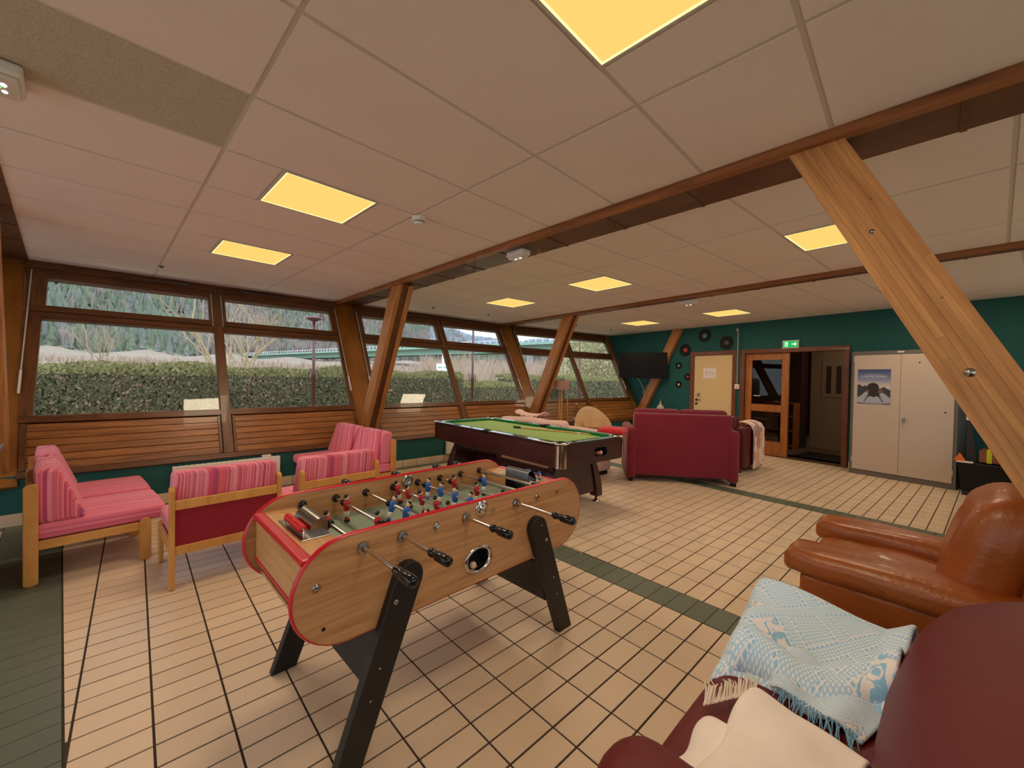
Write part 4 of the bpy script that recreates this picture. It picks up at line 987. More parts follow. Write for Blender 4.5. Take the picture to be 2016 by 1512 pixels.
for (x, y, z, mm, lab) in ((-.012, .056, .6401, 'ball_blue', 'blue pool ball at the end of the return tray'), (.045, .052, .6401, 'ball_black', 'black pool ball in the return tray of the pool table'), (.10, .054, .6401, 'ball_orange', 'orange pool ball in the return tray of the pool table'), (.153, .054, .6401, 'ball_white', 'white pool ball in the return tray of the pool table'), (.2, .085, .6401, 'ball_red', 'red pool ball at the other end of the return tray')):
    o = MB().ball((0, 0, 0), .025, 0, (1, 1, 1), 12).build('pool_ball', mm, None, loc=PM @ Vector((x, -PL+y, z))); tag(o, lab, 'pool ball', 'balls in the pool table return')
cue = thing('pool_cue', 'wooden pool cue lying on the green cloth', 'cue')
a_, b_ = at_z(1013, 840.5, .782), at_z(1190, 857, .778)
dv = (b_-a_); Lc = dv.length
cue.matrix_world = frame_mw(a_, dv, Vector((0, 0, 1)).cross(dv))
MB().tube([(0.10, 0, 0), (Lc*.72, 0, -.002)], [.0135, .0105], 12).tube([(Lc*.76, 0, -.002), (Lc, 0, -.0035)], [.0100, .0085], 12).build('shaft', 'cue_wood', cue)
MB().tube([(-.012, 0, 0), (.10, 0, 0)], [.0140, .0142], 12).build('butt_grip', 'black_plastic', cue)
MB().tube([(Lc*.72, 0, -.002), (Lc*.76, 0, -.002)], .0112, 12).build('joint_collar', 'white_plastic', cue)

# ------------------------------------------------------------------ pink striped chairs with beech frames
def make_chair():
    """single seat: x across (width .66), y from the back (0) to the front (.66)"""
    c = empty('lounge_chair')
    w = .33
    for s in (-1, 1):
        x0, x1 = (-w, -w+.028) if s < 0 else (w-.028, w)
        def post(y0, y1, z1, name):
            pts = [(y0, 0.012), (y0+.02, 0), (y1-.02, 0), (y1, .012), (y1, z1-.025), (y1-.012, z1-.006), ((y0+y1)/2, z1), (y0+.012, z1-.006), (y0, z1-.025)]
            return MB().prism(pts, x0, x1, fn=lambda y, z, x: (x, y, z)).build(name, 'wood_beech', c, .004, 2)
        post(0, .068, .68, 'rear_leg'); post(.565, .632, .318, 'front_leg')
        MB().box(x0+.002, x1-.002, .068, .565, .232, .292).build('side_rail', 'wood_beech_y', c, .004, 2)
    MB().box(-w+.028, w-.028, .010, .034, .525, .588).build('back_rail', 'wood_beech', c, .005, 2)
    MB().box(-w+.028, w-.028, .010, .034, .228, .285).build('back_rail', 'wood_beech', c, .005, 2)
    MB().box(-w+.028, w-.028, .022, .028, .285, .525).build('back_panel', 'red_panel', c)
    MB().box(-w+.028, w-.028, .58, .605, .235, .285).build('front_rail', 'wood_beech', c, .004, 1)
    MB().box(-w+.03, w-.03, .04, .58, .272, .282).build('seat_web', 'red_panel', c)
    MB().cush((0, .385, .345), (.618, .68, .112), .034, 7, (0, .008, .014)).build('seat_cushion', 'stripe_seat', c)
    def wedge(p):   # wedge-shaped back cushion: thin at the top, thick at the seat
        z = (p.z+.185)/.37; yb = -.115; f = (p.y-yb)/.23
        return (p.x, yb+f*(.235-.115*z)+.0+(.02*(1-z)), p.z)
    MB().cush((0, .155, .582), (.618, .23, .37), .030, 7, (.004, .004, .006), fn=wedge).build('back_cushion', 'stripe_side', c)
    return c
ch = make_chair(); first = True
CH = [((-.565, 4.40), R(-90+5.8), 'pink striped chair turned towards the pool table, on the green floor band'),
      ((-.640, 5.10), R(-90+5.8), 'pink striped chair in the corner below the window, beside its twin'),
      ((.497, 3.425), R(3.4), 'pink striped chair showing its red back panel, in front of the white radiator'),
      ((1.281, 3.418), R(4.2), 'pink striped chair with its back against the foosball table side'),
      ((2.275, 4.785), R(90+3), 'pink striped chair facing the others, near the pool table corner'),
      ((2.235, 5.465), R(90+3), 'pink striped chair at the foot of the slanted timber leg')]
for (p, rz, lab) in CH:
    o = ch if first else copy_tree(ch); first = False
    o.location = (p[0], p[1], 0); o.rotation_euler = (0, 0, rz); tag(o, lab, 'chair', 'pink striped lounge chairs')
DC = thing('black_cabinet', 'black low cabinet behind the pink chair on the green floor band', 'cabinet', (-.98, 4.25, 0), R(5.5))
MB().box(-.3, .3, -.4, .4, .05, .86).build('carcass', 'black_paint', DC, .006, 1); MB().box(-.31, .32, -.42, .42, .86, .89).build('top_board', 'locker_grey', DC, .004, 1); MB().box(-.27, .27, -.37, .37, 0, .05).build('plinth', 'black_matte', DC)
rp_ = thing('red_pillow', 'bright red pillow lying on the floor between the pink chairs', 'pillow', (1.45, 4.62, 0), R(30))
MB().cush((0, 0, .07), (.40, .40, .13), .05, 7, (0, 0, .03)).build('pillow_body', 'red_cushion', rp_)

# ------------------------------------------------------------------ red fabric sofa seen from behind
SA = math.atan2(1.873-3.028, 5.986-5.123)
sm = Vector(((5.123+5.986)/2, (3.028+1.873)/2, 0))
RS = thing('red_sofa', 'red fabric two-seat sofa with its back to the pool table', 'sofa', sm, SA)
W2 = .735
MB().cush((0, .10, .53), (1.30, .17, .88), .035, 7, (0, .006, 0)).build('back_frame', 'red_fabric', RS)
for s in (-1, 1):
    MB().cush((s*(W2-.058), .42, .405), (.125, .86, .72), .045, 7, (.004, 0, .004)).build('armrest', 'red_fabric', RS)
    MB().cush((s*.315, .215, .80), (.635, .15, .46), .06, 7, (0, .02, .0)).build('back_cushion', 'red_fabric', RS)
    MB().cush((s*.31, .52, .40), (.615, .62, .16), .05, 7, (0, 0, .015)).build('seat_cushion', 'red_fabric', RS)
    for y in (.05, .78): MB().box(s*(W2-.055)-.03, s*(W2-.055)+.03, y-.03, y+.03, 0, .055).build('foot', 'black_matte', RS)
MB().box(-.62, .62, .17, .82, .10, .33).build('seat_base', 'red_fabric', RS, .01, 2)

# dark armchair with a patterned throw
DA = thing('dark_armchair', 'dark red leather armchair beside the glazed doors', 'armchair', (7.36, 2.52, 0), R(0))
for s in (-1, 1):
    MB().cush((0, s*.36, .40), (.82, .16, .66), .05, 7).build('armrest', 'dark_leather', DA)
    for x in (-.36, .36): MB().lathe([(.0001, 0), (.02, 0), (.028, .07), (.0001, .07)], 10, (x, s*.36, 0)).build('foot', 'wood_frame_dark', DA)
MB().cush((-.32, 0, .50), (.20, .60, .78), .06, 7).build('backrest', 'dark_leather', DA)
MB().box(-.38, .38, -.30, .30, .08, .30).build('seat_base', 'dark_leather', DA, .01, 1); MB().cush((.06, 0, .38), (.60, .58, .16), .05, 7).build('seat_cushion', 'dark_leather', DA)
m, t_, b_ = base('throw_cloth'); L = t_.links.new
tcn = t_.nodes.new('ShaderNodeTexCoord'); mp = t_.nodes.new('ShaderNodeMapping'); mp.inputs['Scale'].default_value = (9, 7, 7); mp.inputs['Rotation'].default_value = (0, 0, .5); L(tcn.outputs['Object'], mp.inputs['Vector'])
vo = t_.nodes.new('ShaderNodeTexVoronoi'); vo.distance = 'MANHATTAN'; vo.inputs['Scale'].default_value = 1; L(mp.outputs[0], vo.inputs['Vector'])
r2 = t_.nodes.new('ShaderNodeValToRGB'); r2.color_ramp.interpolation = 'CONSTANT'; el = r2.color_ramp.elements
el[0].color = lin((240, 214, 200)); el[1].position = .42; el[1].color = lin((190, 140, 120)); e = el.new(.62); e.color = lin((226, 178, 140)); e = el.new(.78); e.color = lin((186, 150, 150))
sp3 = t_.nodes.new('ShaderNodeSeparateColor'); L(vo.outputs['Color'], sp3.inputs[0]); L(sp3.outputs[0], r2.inputs[0]); L(r2.outputs[0], b_.inputs['Base Color']); b_.inputs['Roughness'].default_value = .95
tw = MB(); NU, NV = 26, 40; vs = []
for i in range(NU+1):
    for j in range(NV+1):
        x = -.14+.56*i/NU; s_ = j/NV*1.28        # arc length over the arm, hanging down the outside
        wob = .014*math.sin(i*1.05+.4*j/NV)+.008*math.sin(i*2.3)
        if s_ < .30: y, z = -.16-s_*.72, .735+.03*math.sin(s_/.30*PI*.8)+.01*math.sin(i*.9)
        elif s_ < .46: a = (s_-.30)/.16*PI/2; y, z = -.376-.07*math.sin(a), .745-.07*(1-math.cos(a))
        else:
            drop = (s_-.46)*(1-.45*max(0, (i/NU-.25))**1.0); y, z = -.455-wob*min(1, drop*5)-.012, .675-drop
        vs.append((x+.02*math.sin(j*.15)*i/NU, y, max(z, .03)))
tw.add(vs, [(i*(NV+1)+j, (i+1)*(NV+1)+j, (i+1)*(NV+1)+j+1, i*(NV+1)+j+1) for i in range(NU) for j in range(NV)], 0, True)
th = tw.build('throw_blanket', 'throw_cloth', None, loc=(7.36, 2.52, .012)); tag(th, 'orange, white and mauve patterned throw over the dark armchair arm', 'throw')
so = th.modifiers.new('thick', 'SOLIDIFY'); so.thickness = .006

# beige-pink covered sofa behind the pool table
BS = thing('beige_sofa', 'sofa under a pinkish beige cover behind the pool table', 'sofa', (4.93, 4.30, 0), R(-3))
MB().cush((0, 0, .36), (.86, 1.72, .60), .06, 7, (0, 0, .01)).build('covered_body', 'pink_cloth', BS)
MB().cush((-.33, .12, .62), (.22, 1.46, .36), .08, 8, (.0, 0, .02), fn=lambda p: (p.x+.012*math.sin(p.y*9), p.y, p.z+.018*math.sin(p.y*7+1)+.012*math.sin(p.y*17))).build('covered_back', 'pink_cloth', BS)
MB().box(-.40, .40, -.80, .80, 0, .07).build('plinth', 'black_matte', BS)
fold = MB(); vs = []; NU = 30
for i in range(NU+1):
    for j in range(5): y = -.1+.62*i/NU; vs.append((-.36+.05*j, y, .825+.03*math.sin(j/4*PI)+.045*(abs(i/NU-.5)*2)**3+.010*math.sin(i*1.1)))
fold.add(vs, [(i*5+j, (i+1)*5+j, (i+1)*5+j+1, i*5+j+1) for i in range(NU) for j in range(4)], 0, True)
fo = fold.build('rumpled_cover', 'pink_cloth', BS); so = fo.modifiers.new('thick', 'SOLIDIFY'); so.thickness = .012
rc = thing('red_cushion', 'bright red cushion on the beige covered sofa', 'cushion', at_z(1206, 857, .665), R(20))
MB().cush((0, 0, .05), (.40, .36, .10), .045, 7, (0, 0, .025)).build('cushion_body', 'red_cushion', rc)

# pale plywood chair with a rounded back
PC = thing('plywood_chair', 'pale moulded plywood chair with a wide rounded back', 'chair', (6.36, 4.52, 0), R(-54))
vs = []; NU, NV = 24, 10
for i in range(NU+1):
    a = -1+2*i/NU
    for j in range(NV+1):
        q = j/NV; top = .40*math.sqrt(max(0, 1-a*a))*(1-.30*a)
        vs.append((a*.36, .12-.10*a*a*.8, .50+top*q))
pb = MB().add(vs, [(i*(NV+1)+j, (i+1)*(NV+1)+j, (i+1)*(NV+1)+j+1, i*(NV+1)+j+1) for i in range(NU) for j in range(NV)], 0, True).build('backrest', 'plywood', PC)
so = pb.modifiers.new('thick', 'SOLIDIFY'); so.thickness = .012
MB().cush((0, -.16, .44), (.56, .5, .03), .012, 5).build('seat', 'plywood', PC)
for x in (-.24, .24):
    for y in (-.36, .04): MB().tube([(x, y, 0), (x*.9, y*.9, .43)], .016, 8).build('leg', 'wood_beech', PC)
    MB().tube([(x*.8, .05, .43), (x*.8, .10, .62)], .012, 8).build('back_support', 'wood_beech', PC)

# floor lamp, side table with bottle
FL = thing('floor_lamp', 'wooden floor lamp with a dusky pink drum shade by the windows', 'floor lamp', (6.42, 5.36, 0), 0)
MB().lathe([(.150, 0), (.150, .19), (.147, .19), (.147, 0)], 28, (0, 0, 1.215)).build('lamp_shade', 'lampshade', FL)
MB().tube([(0, 0, .02), (0, 0, 1.26)], [.028, .022], 10).build('centre_post', 'wood_beech', FL)
for a in (0, 120, 240):
    x, y = math.cos(R(a+200)), math.sin(R(a+200)); MB().tube([(x*.16, y*.16, 0), (x*.115, y*.115, 1.17), (0, 0, 1.19)], .007, 6).build('leg', 'wood_beech', FL)
ST = thing('side_table', 'small dark wooden side table under the end window', 'side table', (6.62, 5.12, 0), R(-5))
MB().box(-.22, .22, -.2, .2, .52, .55).build('table_top', 'hall_brown', ST, .004, 1)
for x in (-.19, .19):
    for y in (-.17, .17): MB().box(x-.02, x+.02, y-.02, y+.02, 0, .52).build('leg', 'hall_brown', ST)
BO = thing('glass_bottle', 'tall clear bottle standing on the small dark side table', 'bottle', (6.62, 5.12, .55))
MB().lathe([(.0001, 0), (.062, 0), (.066, .02), (.066, .12), (.055, .15), (.062, .19), (.05, .23), (.026, .28), (.022, .34), (.028, .35), (.024, .36)], 20).build('bottle_body', 'bottle_glass', BO)
MB().lathe([(.0001, 0), (.026, 0), (.026, .03), (.0001, .03)], 14, (0, 0, .355)).build('stopper', 'wall_pale', BO)
MB().lathe([(.0665, 0), (.0668, .0), (.0668, .08), (.0665, .08)], 20, (0, 0, .03)).build('bottle_label', 'wall_pale', BO)

# sideboard and domed ornament at the end wall
SB = thing('white_sideboard', 'low white sideboard behind the red sofa', 'sideboard', hp(FX(3.55), -.34), FAR_A+PI)
MB().box(-.62, .62, -.17, .17, .06, .64).build('carcass', 'white_paint', SB, .004, 1); MB().box(-.64, .64, -.19, .18, .64, .665).build('top_board', 'white_paint', SB, .004, 1)
for s in (-1, 1):
    dd = MB().box(min(s*.01, s*.60), max(s*.01, s*.60), -.186, -.171, .08, .62).build('door', 'white_paint', SB, .003, 1); MB().lathe([(.0001, -.02), (.012, -.02), (.008, 0)], 10, (s*.06, -.186, .4), 'y').build('knob', 'steel', dd)
    MB().box(s*.55-.03, s*.55+.03, -.15, .15, 0, .06).build('foot', 'white_paint', SB)
CN = thing('dark_cabinet', 'small dark wooden cabinet below the television', 'cabinet', hp(FX(4.62), -.30), FAR_A+PI)
MB().box(-.30, .30, -.2, .2, .04, .62).build('carcass', 'hall_brown', CN, .004, 1); MB().box(-.32, .32, -.22, .22, .62, .645).build('top_board', 'hall_brown', CN, .004, 1); MB().box(-.28, .28, -.18, .18, 0, .04).build('plinth', 'black_matte', CN)
MB().box(-.28, .28, -.212, -.2, .07, .59).build('door', 'hall_brown', CN, .003, 1)
DO = thing('dome_ornament', 'grey model of a domed building standing on the dark cabinet', 'ornament', hp(FX(4.52), -.30, .645))
MB().box(-.11, .11, -.11, .11, 0, .05).box(-.09, .09, -.09, .09, .05, .10).build('base', 'label_grey', DO, .003, 1)
MB().lathe([(.088, .10), (.088, .13), (.078, .17), (.05, .21), (.02, .235), (.02, .26), (.026, .265), (.012, .29), (.004, .30), (.003, .36), (.0001, .36)], 20).build('dome', 'wall_pale', DO)
cl = MB()
for k in range(8): a = k*PI/4; cl.tube([(.1*math.cos(a), .1*math.sin(a), .05), (.1*math.cos(a), .1*math.sin(a), .125)], .008, 6)
cl.build('colonnade', 'wall_pale', DO)

# ------------------------------------------------------------------ corner beside the cupboard: bin, strapped box, tripod
BN = thing('black_crate', 'black plastic crate on feet in the corner beside the cupboard', 'crate', hp(2.12, -.46), FAR_A+PI)
MB().hexa([(-.30, -.26, .06), (.42, -.26, .06), (.42, .26, .06), (-.30, .26, .06), (-.34, -.29, .43), (.46, -.29, .43), (.46, .29, .43), (-.34, .29, .43)]).build('body', 'black_matte', BN, .01, 1)
for x in (-.26, .38):
    for y in (-.22, .22): MB().box(x-.035, x+.035, y-.035, y+.035, 0, .06).build('foot', 'black_paint', BN)
MB().box(-.345, -.20, -.30, -.20, .43, .445).build('rim', 'white_plastic', BN, .003, 1)
BXX = thing('wooden_box', 'reddish brown wooden box with a yellow strap, on the black crate', 'box', hp(2.24, -.46, .446), FAR_A+PI)
MB().box(-.28, .38, -.2, .2, 0, .16).build('box_body', 'cabinet_wood', BXX, .008, 2); MB().box(-.215, -.17, -.204, .204, -.002, .164).build('strap', 'yellow_strap', BXX)
OC = MB().prism([(-.06, 0), (.06, 0), (.0, .11)], -.004, .004, fn=lambda x, z, y: (x, y, z)).build('orange_flag', 'orange_plastic', None, .001, 1, hp(1.80, -.72, .445), FAR_A+PI); tag(OC, 'small orange triangular flag on the edge of the black crate', 'flag')
TS = thing('strap_stand', 'black strap hanging from a white hook beside the cupboard', 'strap', hp(1.86, -.60, 0), FAR_A+PI)
MB().box(-.028, .028, -.012, .012, .98, 1.16).box(-.028, .07, -.012, .012, 1.13, 1.16).build('hook', 'white_plastic', TS, .006, 2)
MB().hexa([(-.02, -.01, .447), (.08, -.01, .447), (.08, .01, .447), (-.02, .01, .447), (-.022, -.008, 1.0), (.012, -.008, 1.0), (.012, .008, 1.0), (-.022, .008, 1.0)]).build('strap_web', 'ink', TS)
MB().tube([(.05, 0, 1.14), (.16, .1, 1.02), (.26, .2, .95)], .008, 6).build('cord', 'black_matte', TS)
MB().hexa([(.22, .19, .60), (.30, .19, .60), (.30, .21, .60), (.22, .21, .60), (.24, .19, .96), (.29, .19, .96), (.29, .21, .96), (.24, .21, .96)]).build('strap_web', 'ink', TS)

# ------------------------------------------------------------------ brown leather armchair (faces the windows)
LC = thing('leather_armchair', 'worn tan leather armchair next to the slanted timber leg', 'armchair', (2.90, .07, 0), R(-2))
def wr(p): return (p.x+.005*math.sin(p.y*31+p.z*9), p.y, p.z+.005*math.sin(p.y*27+p.x*20)+.004*math.sin(p.x*50+p.y*17)+.003*math.sin(p.y*61+p.x*33))
MB().cush((0, -.02, .21), (.80, .72, .32), .03, 7).build('base', 'brown_leather', LC)
for s in (-1, 1):
    # slim panel below, broad pillow-like pad on top that overhangs it
    MB().box(s*.325-.112, s*.325+.112, -.34, .395, .06, .475).build('arm_panel', 'brown_leather', LC, .025, 3)
    ar = MB().cush((s*.325, .03, .520), (.262, .87, .118), .042, 11, (.002, .006, .014), fn=wr).build('armrest', 'brown_leather', LC)
    for q in (-1, 1): MB().tube([(s*.325+q*.128, .44-.82*k/20, .505+.003*math.sin(k*1.7)) for k in range(21)], .0022, 5).build('seam', 'stitch', ar)
MB().cush((0, .08, .435), (.43, .68, .15), .055, 11, (0, .02, .020), fn=wr).build('seat_cushion', 'brown_leather', LC)
def bk(p): z = (p.z+.24)/.48; return (p.x*(1-.06*z*z)+.004*math.sin(p.z*23+p.x*9), p.y-.13*z+.005*math.sin(p.x*24+p.z*16), p.z+.025*(1-(p.x/.3)**2)*z)
bc = MB().cush((0, -.185, .715), (.60, .24, .47), .085, 11, (.01, .025, .015), fn=bk).build('back_cushion', 'brown_leather', LC)
MB().cush((0, -.345, .50), (.76, .13, .64), .05, 7, fn=lambda p: (p.x, p.y-.06*(p.z+.33)/.66, p.z)).build('back_frame', 'brown_leather', LC)
for x in (-.34, .34):
    for y in (-.32, .32): MB().lathe([(.0001, 0), (.028, 0), (.028, .06), (.0001, .06)], 12, (x, y, 0)).build('foot', 'black_matte', LC)

# ------------------------------------------------------------------ dark red leather sofa by the camera
NS = thing('red_leather_sofa', 'dark red leather sofa holding two folded blankets', 'sofa', (1.33, .0, 0), R(0))
MB().box(-.42, .62, -.52, .44, .06, .28).build('base', 'red_leather', NS, .02, 2)
MB().cush((.10, .18, .33), (.92, .70, .17), .05, 9, (0, .012, .02)).build('seat_cushion', 'red_leather', NS)
MB().cush((-.475, .06, .33), (.22, .98, .50), .10, 9, (0, .01, .01)).build('armrest', 'red_leather', NS)
MB().cush((.645, .03, .245), (.18, .86, .35), .06, 9).build('armrest', 'red_leather', NS)
def nb(p): z = (p.z+.25)/.50; return (p.x, p.y-.16*z+.05*(1-(2*z-1)**2), p.z+.02*(1-(p.x/.6)**2))
MB().cush((.10, -.085, .55), (1.22, .30, .50), .14, 10, (0, .05, .02), fn=nb).build('back_cushion', 'red_leather', NS)
MB().cush((.08, -.46, .48), (1.26, .16, .76), .07, 7, fn=lambda p: (p.x, p.y-.08*(p.z+.38)/.76, p.z)).build('back_frame', 'red_leather', NS)
for x in (-.48, .62):
    for y in (-.42, .42): MB().lathe([(.0001, 0), (.028, 0), (.028, .06), (.0001, .06)], 12, (x, y, 0)).build('foot', 'black_matte', NS)

# blue and white blanket: folded slab with layered, wavy edges
m, t_, b_ = base('blue_blanket'); L = t_.links.new
def N(kind, **kw):
    n = t_.nodes.new(kind)
    for k, v in kw.items(): setattr(n, k, v)
    return n
uv = N('ShaderNodeUVMap'); uv.uv_map = 'UVMap'
def chk(scale, rot):
    mp = N('ShaderNodeMapping'); mp.inputs['Scale'].default_value = (scale, scale, 1); mp.inputs['Rotation'].default_value = (0, 0, rot); L(uv.outputs[0], mp.inputs['Vector'])
    v = N('ShaderNodeTexVoronoi'); v.distance = 'CHEBYCHEV'; v.inputs['Randomness'].default_value = 0; v.inputs['Scale'].default_value = 1; L(mp.outputs[0], v.inputs['Vector']); return v, mp
fine, _ = chk(46, .78); mid_v, _ = chk(30, .78); big, bmp = chk(3.1, .78)
rf = N('ShaderNodeValToRGB'); rf.color_ramp.interpolation = 'EASE'; rf.color_ramp.elements[0].position = .26; rf.color_ramp.elements[1].position = .36; L(fine.outputs['Distance'], rf.inputs[0])
rm_ = N('ShaderNodeValToRGB'); rm_.color_ramp.elements[0].position = .30; rm_.color_ramp.elements[1].position = .40; L(mid_v.outputs['Distance'], rm_.inputs[0])
zone = N('ShaderNodeValToRGB'); zone.color_ramp.interpolation = 'CONSTANT'; ze = zone.color_ramp.elements
ze[0].color = (0, 0, 0, 1); ze[1].position = .30; ze[1].color = (.5, .5, .5, 1); e = ze.new(.39); e.color = (1, 1, 1, 1); L(big.outputs['Distance'], zone.inputs[0])
fn_ = N('ShaderNodeTexNoise'); fn_.inputs['Scale'].default_value = 11; fn_.inputs['Detail'].default_value = 3; fn_.inputs['Distortion'].default_value = 1.6; L(uv.outputs[0], fn_.inputs['Vector'])
fr = N('ShaderNodeValToRGB'); fr.color_ramp.elements[0].position = .50; fr.color_ramp.elements[1].position = .54; L(fn_.outputs['Fac'], fr.inputs[0])
def mixc(fac, a, b):
    x = N('ShaderNodeMix'); x.data_type = 'RGBA'
    if isinstance(fac, float): x.inputs[0].default_value = fac
    else: L(fac, x.inputs[0])
    for k, v in ((6, a), (7, b)):
        if isinstance(v, tuple): x.inputs[k].default_value = lin(v)
        else: L(v, x.inputs[k])
    return x.outputs[2]
flower = mixc(fr.outputs[0], (246, 242, 244), (150, 206, 240))
lattice = mixc(rf.outputs[0], (244, 250, 255), (186, 226, 252)); dots = mixc(rm_.outputs[0], (166, 214, 250), (246, 250, 255))
z1 = N('ShaderNodeMath', operation='GREATER_THAN'); z1.inputs[1].default_value = .25; L(zone.outputs[0], z1.inputs[0]); z2 = N('ShaderNodeMath', operation='GREATER_THAN'); z2.inputs[1].default_value = .75; L(zone.outputs[0], z2.inputs[0])
sc_ = N('ShaderNodeSeparateColor'); L(big.outputs['Color'], sc_.inputs[0]); pick = N('ShaderNodeMath', operation='GREATER_THAN'); pick.inputs[1].default_value = .45; L(sc_.outputs[0], pick.inputs[0])
inner_ = mixc(pick.outputs[0], lattice, flower)
L(mixc(z2.outputs[0], mixc(z1.outputs[0], inner_, dots), lattice), b_.inputs['Base Color']); b_.inputs['Roughness'].default_value = .95; b_.inputs['Sheen Weight'].default_value = .2
bn = N('ShaderNodeTexNoise'); bn.inputs['Scale'].default_value = 160; L(uv.outputs[0], bn.inputs['Vector']); bb = N('ShaderNodeBump'); bb.inputs['Strength'].default_value = .5; bb.inputs['Distance'].default_value = .003; L(bn.outputs['Fac'], bb.inputs['Height']); L(bb.outputs[0], b_.inputs['Normal'])
mat('blue_fringe', (120, 170, 205), .95); mat('cream_fringe', (236, 222, 206), .95)

def cloth(name, P, nu, nv, zf, matn, parent, thick=.02, sub=1):
    """cloth layer over the quad P (far-left, far-right, near-right, near-left), zf(u, v) gives the height"""
    vs = []; uvs = []
    for i in range(nu+1):
        for j in range(nv+1):
            u, v = i/nu, j/nv
            a = Vector(P[0]).lerp(Vector(P[1]), u); b = Vector(P[3]).lerp(Vector(P[2]), u); p = a.lerp(b, v)
            dx, dy, z = zf(u, v); vs.append((p.x+dx, p.y+dy, z)); uvs.append((u, v))
    mb = MB().add(vs, [(i*(nv+1)+j, i*(nv+1)+j+1, (i+1)*(nv+1)+j+1, (i+1)*(nv+1)+j) for i in range(nu) for j in range(nv)], 0, True)
    o = mb.build(name, matn, parent); me = o.data; ul = me.uv_layers.new(name='UVMap')
    for lp in me.loops: ul.data[lp.index].uv = uvs[lp.vertex_index]
    so = o.modifiers.new('thick', 'SOLIDIFY'); so.thickness = thick; so.offset = 1
    if sub: sb = o.modifiers.new('soft', 'SUBSURF'); sb.levels = sub; sb.render_levels = sub
    return o
BB = thing('blue_blanket', 'light blue and white patterned blanket folded on the red leather sofa', 'blanket')
def edge(u, w=.06): return 1-min(1, min(u, 1-u)/w)
def hump(x): return max(0., min(1., x))
Q = [(2.13, .585), (2.12, .03), (1.585, .065), (1.475, .535)]      # far-left, far-right, near-right, near-left (seen from the camera)
def zA(u, v):
    z = .452+.035*math.exp(-((v-.15)/.22)**2)+.016*math.sin(u*5+v*3)+.010*math.sin(v*13+u*4)
    z -= .05*edge(v, .05)**2*(v > .5)+.16*hump((.09-v)/.09)**1.6+.10*hump((.07-u)/.07)**1.7
    z += .05*hump((u-.85)/.15)
    return (0, 0, z)
cloth('lower_fold', Q, 34, 34, lambda u, v: (zA(u, v)[0]+.02*math.sin(u*9), 0, zA(u, v)[2]-.02), 'blue_blanket', BB, .018)
Q2 = [(2.125, .57), (2.115, .035), (1.63, .07), (1.50, .50)]
def zB(u, v):
    dx, dy, z = zA(u, v)
    z += .040+.020*math.sin(u*6.5+1)*math.exp(-((v-.9)/.3)**2)+.022*math.exp(-((v-.82-.05*math.sin(u*5))/.06)**2)
    return (.03*math.sin(u*7+.5)*v, .0, z-.035*hump((v-.93)/.07))
cloth('upper_fold', Q2, 40, 40, zB, 'blue_blanket', BB, .018)
Q3 = [(1.72, .36), (1.68, .06), (1.46, .13), (1.50, .36)]
cloth('hanging_fold', Q3, 20, 16, lambda u, v: (.01*math.sin(u*9), 0, .475-.03*v+.012*math.sin(u*11)), 'blue_blanket', BB, .014)
frg = MB()
for k in range(46):
    u = k/45; x, y = 1.495-.035*u+rnd.uniform(-.01, .01), .33-.19*u; z = .466
    l = rnd.uniform(.04, .075); a = rnd.uniform(-.5, .9)
    frg.tube([(x, y, z), (x-l*.5, y-l*.25*a, z+.008), (x-l*.9, y-l*.5*a, z-.008)], [.0022, .002, .0014], 4)
tag(frg.build('fringe', 'blue_fringe', BB), kind='stuff')
CB = thing('cream_blanket', 'cream wool blanket with a fringe, folded at the front of the red leather sofa', 'blanket')
Qc = [(1.445, .385), (1.375, .10), (.86, .09), (.86, .40)]
def zC(u, v):
    z = .440+.014*(1-(2*u-1)**2)*(1-(2*v-1)**2)+.0025*math.sin(u*11+v*9)+.003*math.sin(v*14-u*5)-.06*hump((.06-u)/.06)**1.5-.05*hump((.05-v)/.05)**1.4
    return (0, .012*math.sin(v*9), z)
cloth('upper_layer', Qc, 36, 40, lambda u, v: (zC(u, v)[0], zC(u, v)[1], zC(u, v)[2]+.028), 'cream_cloth', CB, .020)
Qd = [(1.265, .465), (1.30, .15), (.86, .12), (.84, .455)]
cloth('lower_layer', Qd, 26, 26, lambda u, v: (0, .006*math.sin(v*13), zC(u, v)[2]-.012), 'cream_cloth', CB, .02)
frg = MB()
for k in range(44):
    u = k/43; x, y = 1.26+.17*u, .468-.09*u; z = .462+.004*rnd.random()
    l = rnd.uniform(.05, .085); a = rnd.uniform(-.35, .5); hgt = rnd.uniform(.0, .035)
    frg.tube([(x-.01, y, z), (x+l*.45, y+l*.25*a+.008, z+hgt), (x+l*.85, y+l*a*.6+.018, z+hgt*.4)], [.0030, .0026, .0016], 5)
tag(frg.build('fringe', 'cream_fringe', CB), kind='stuff')

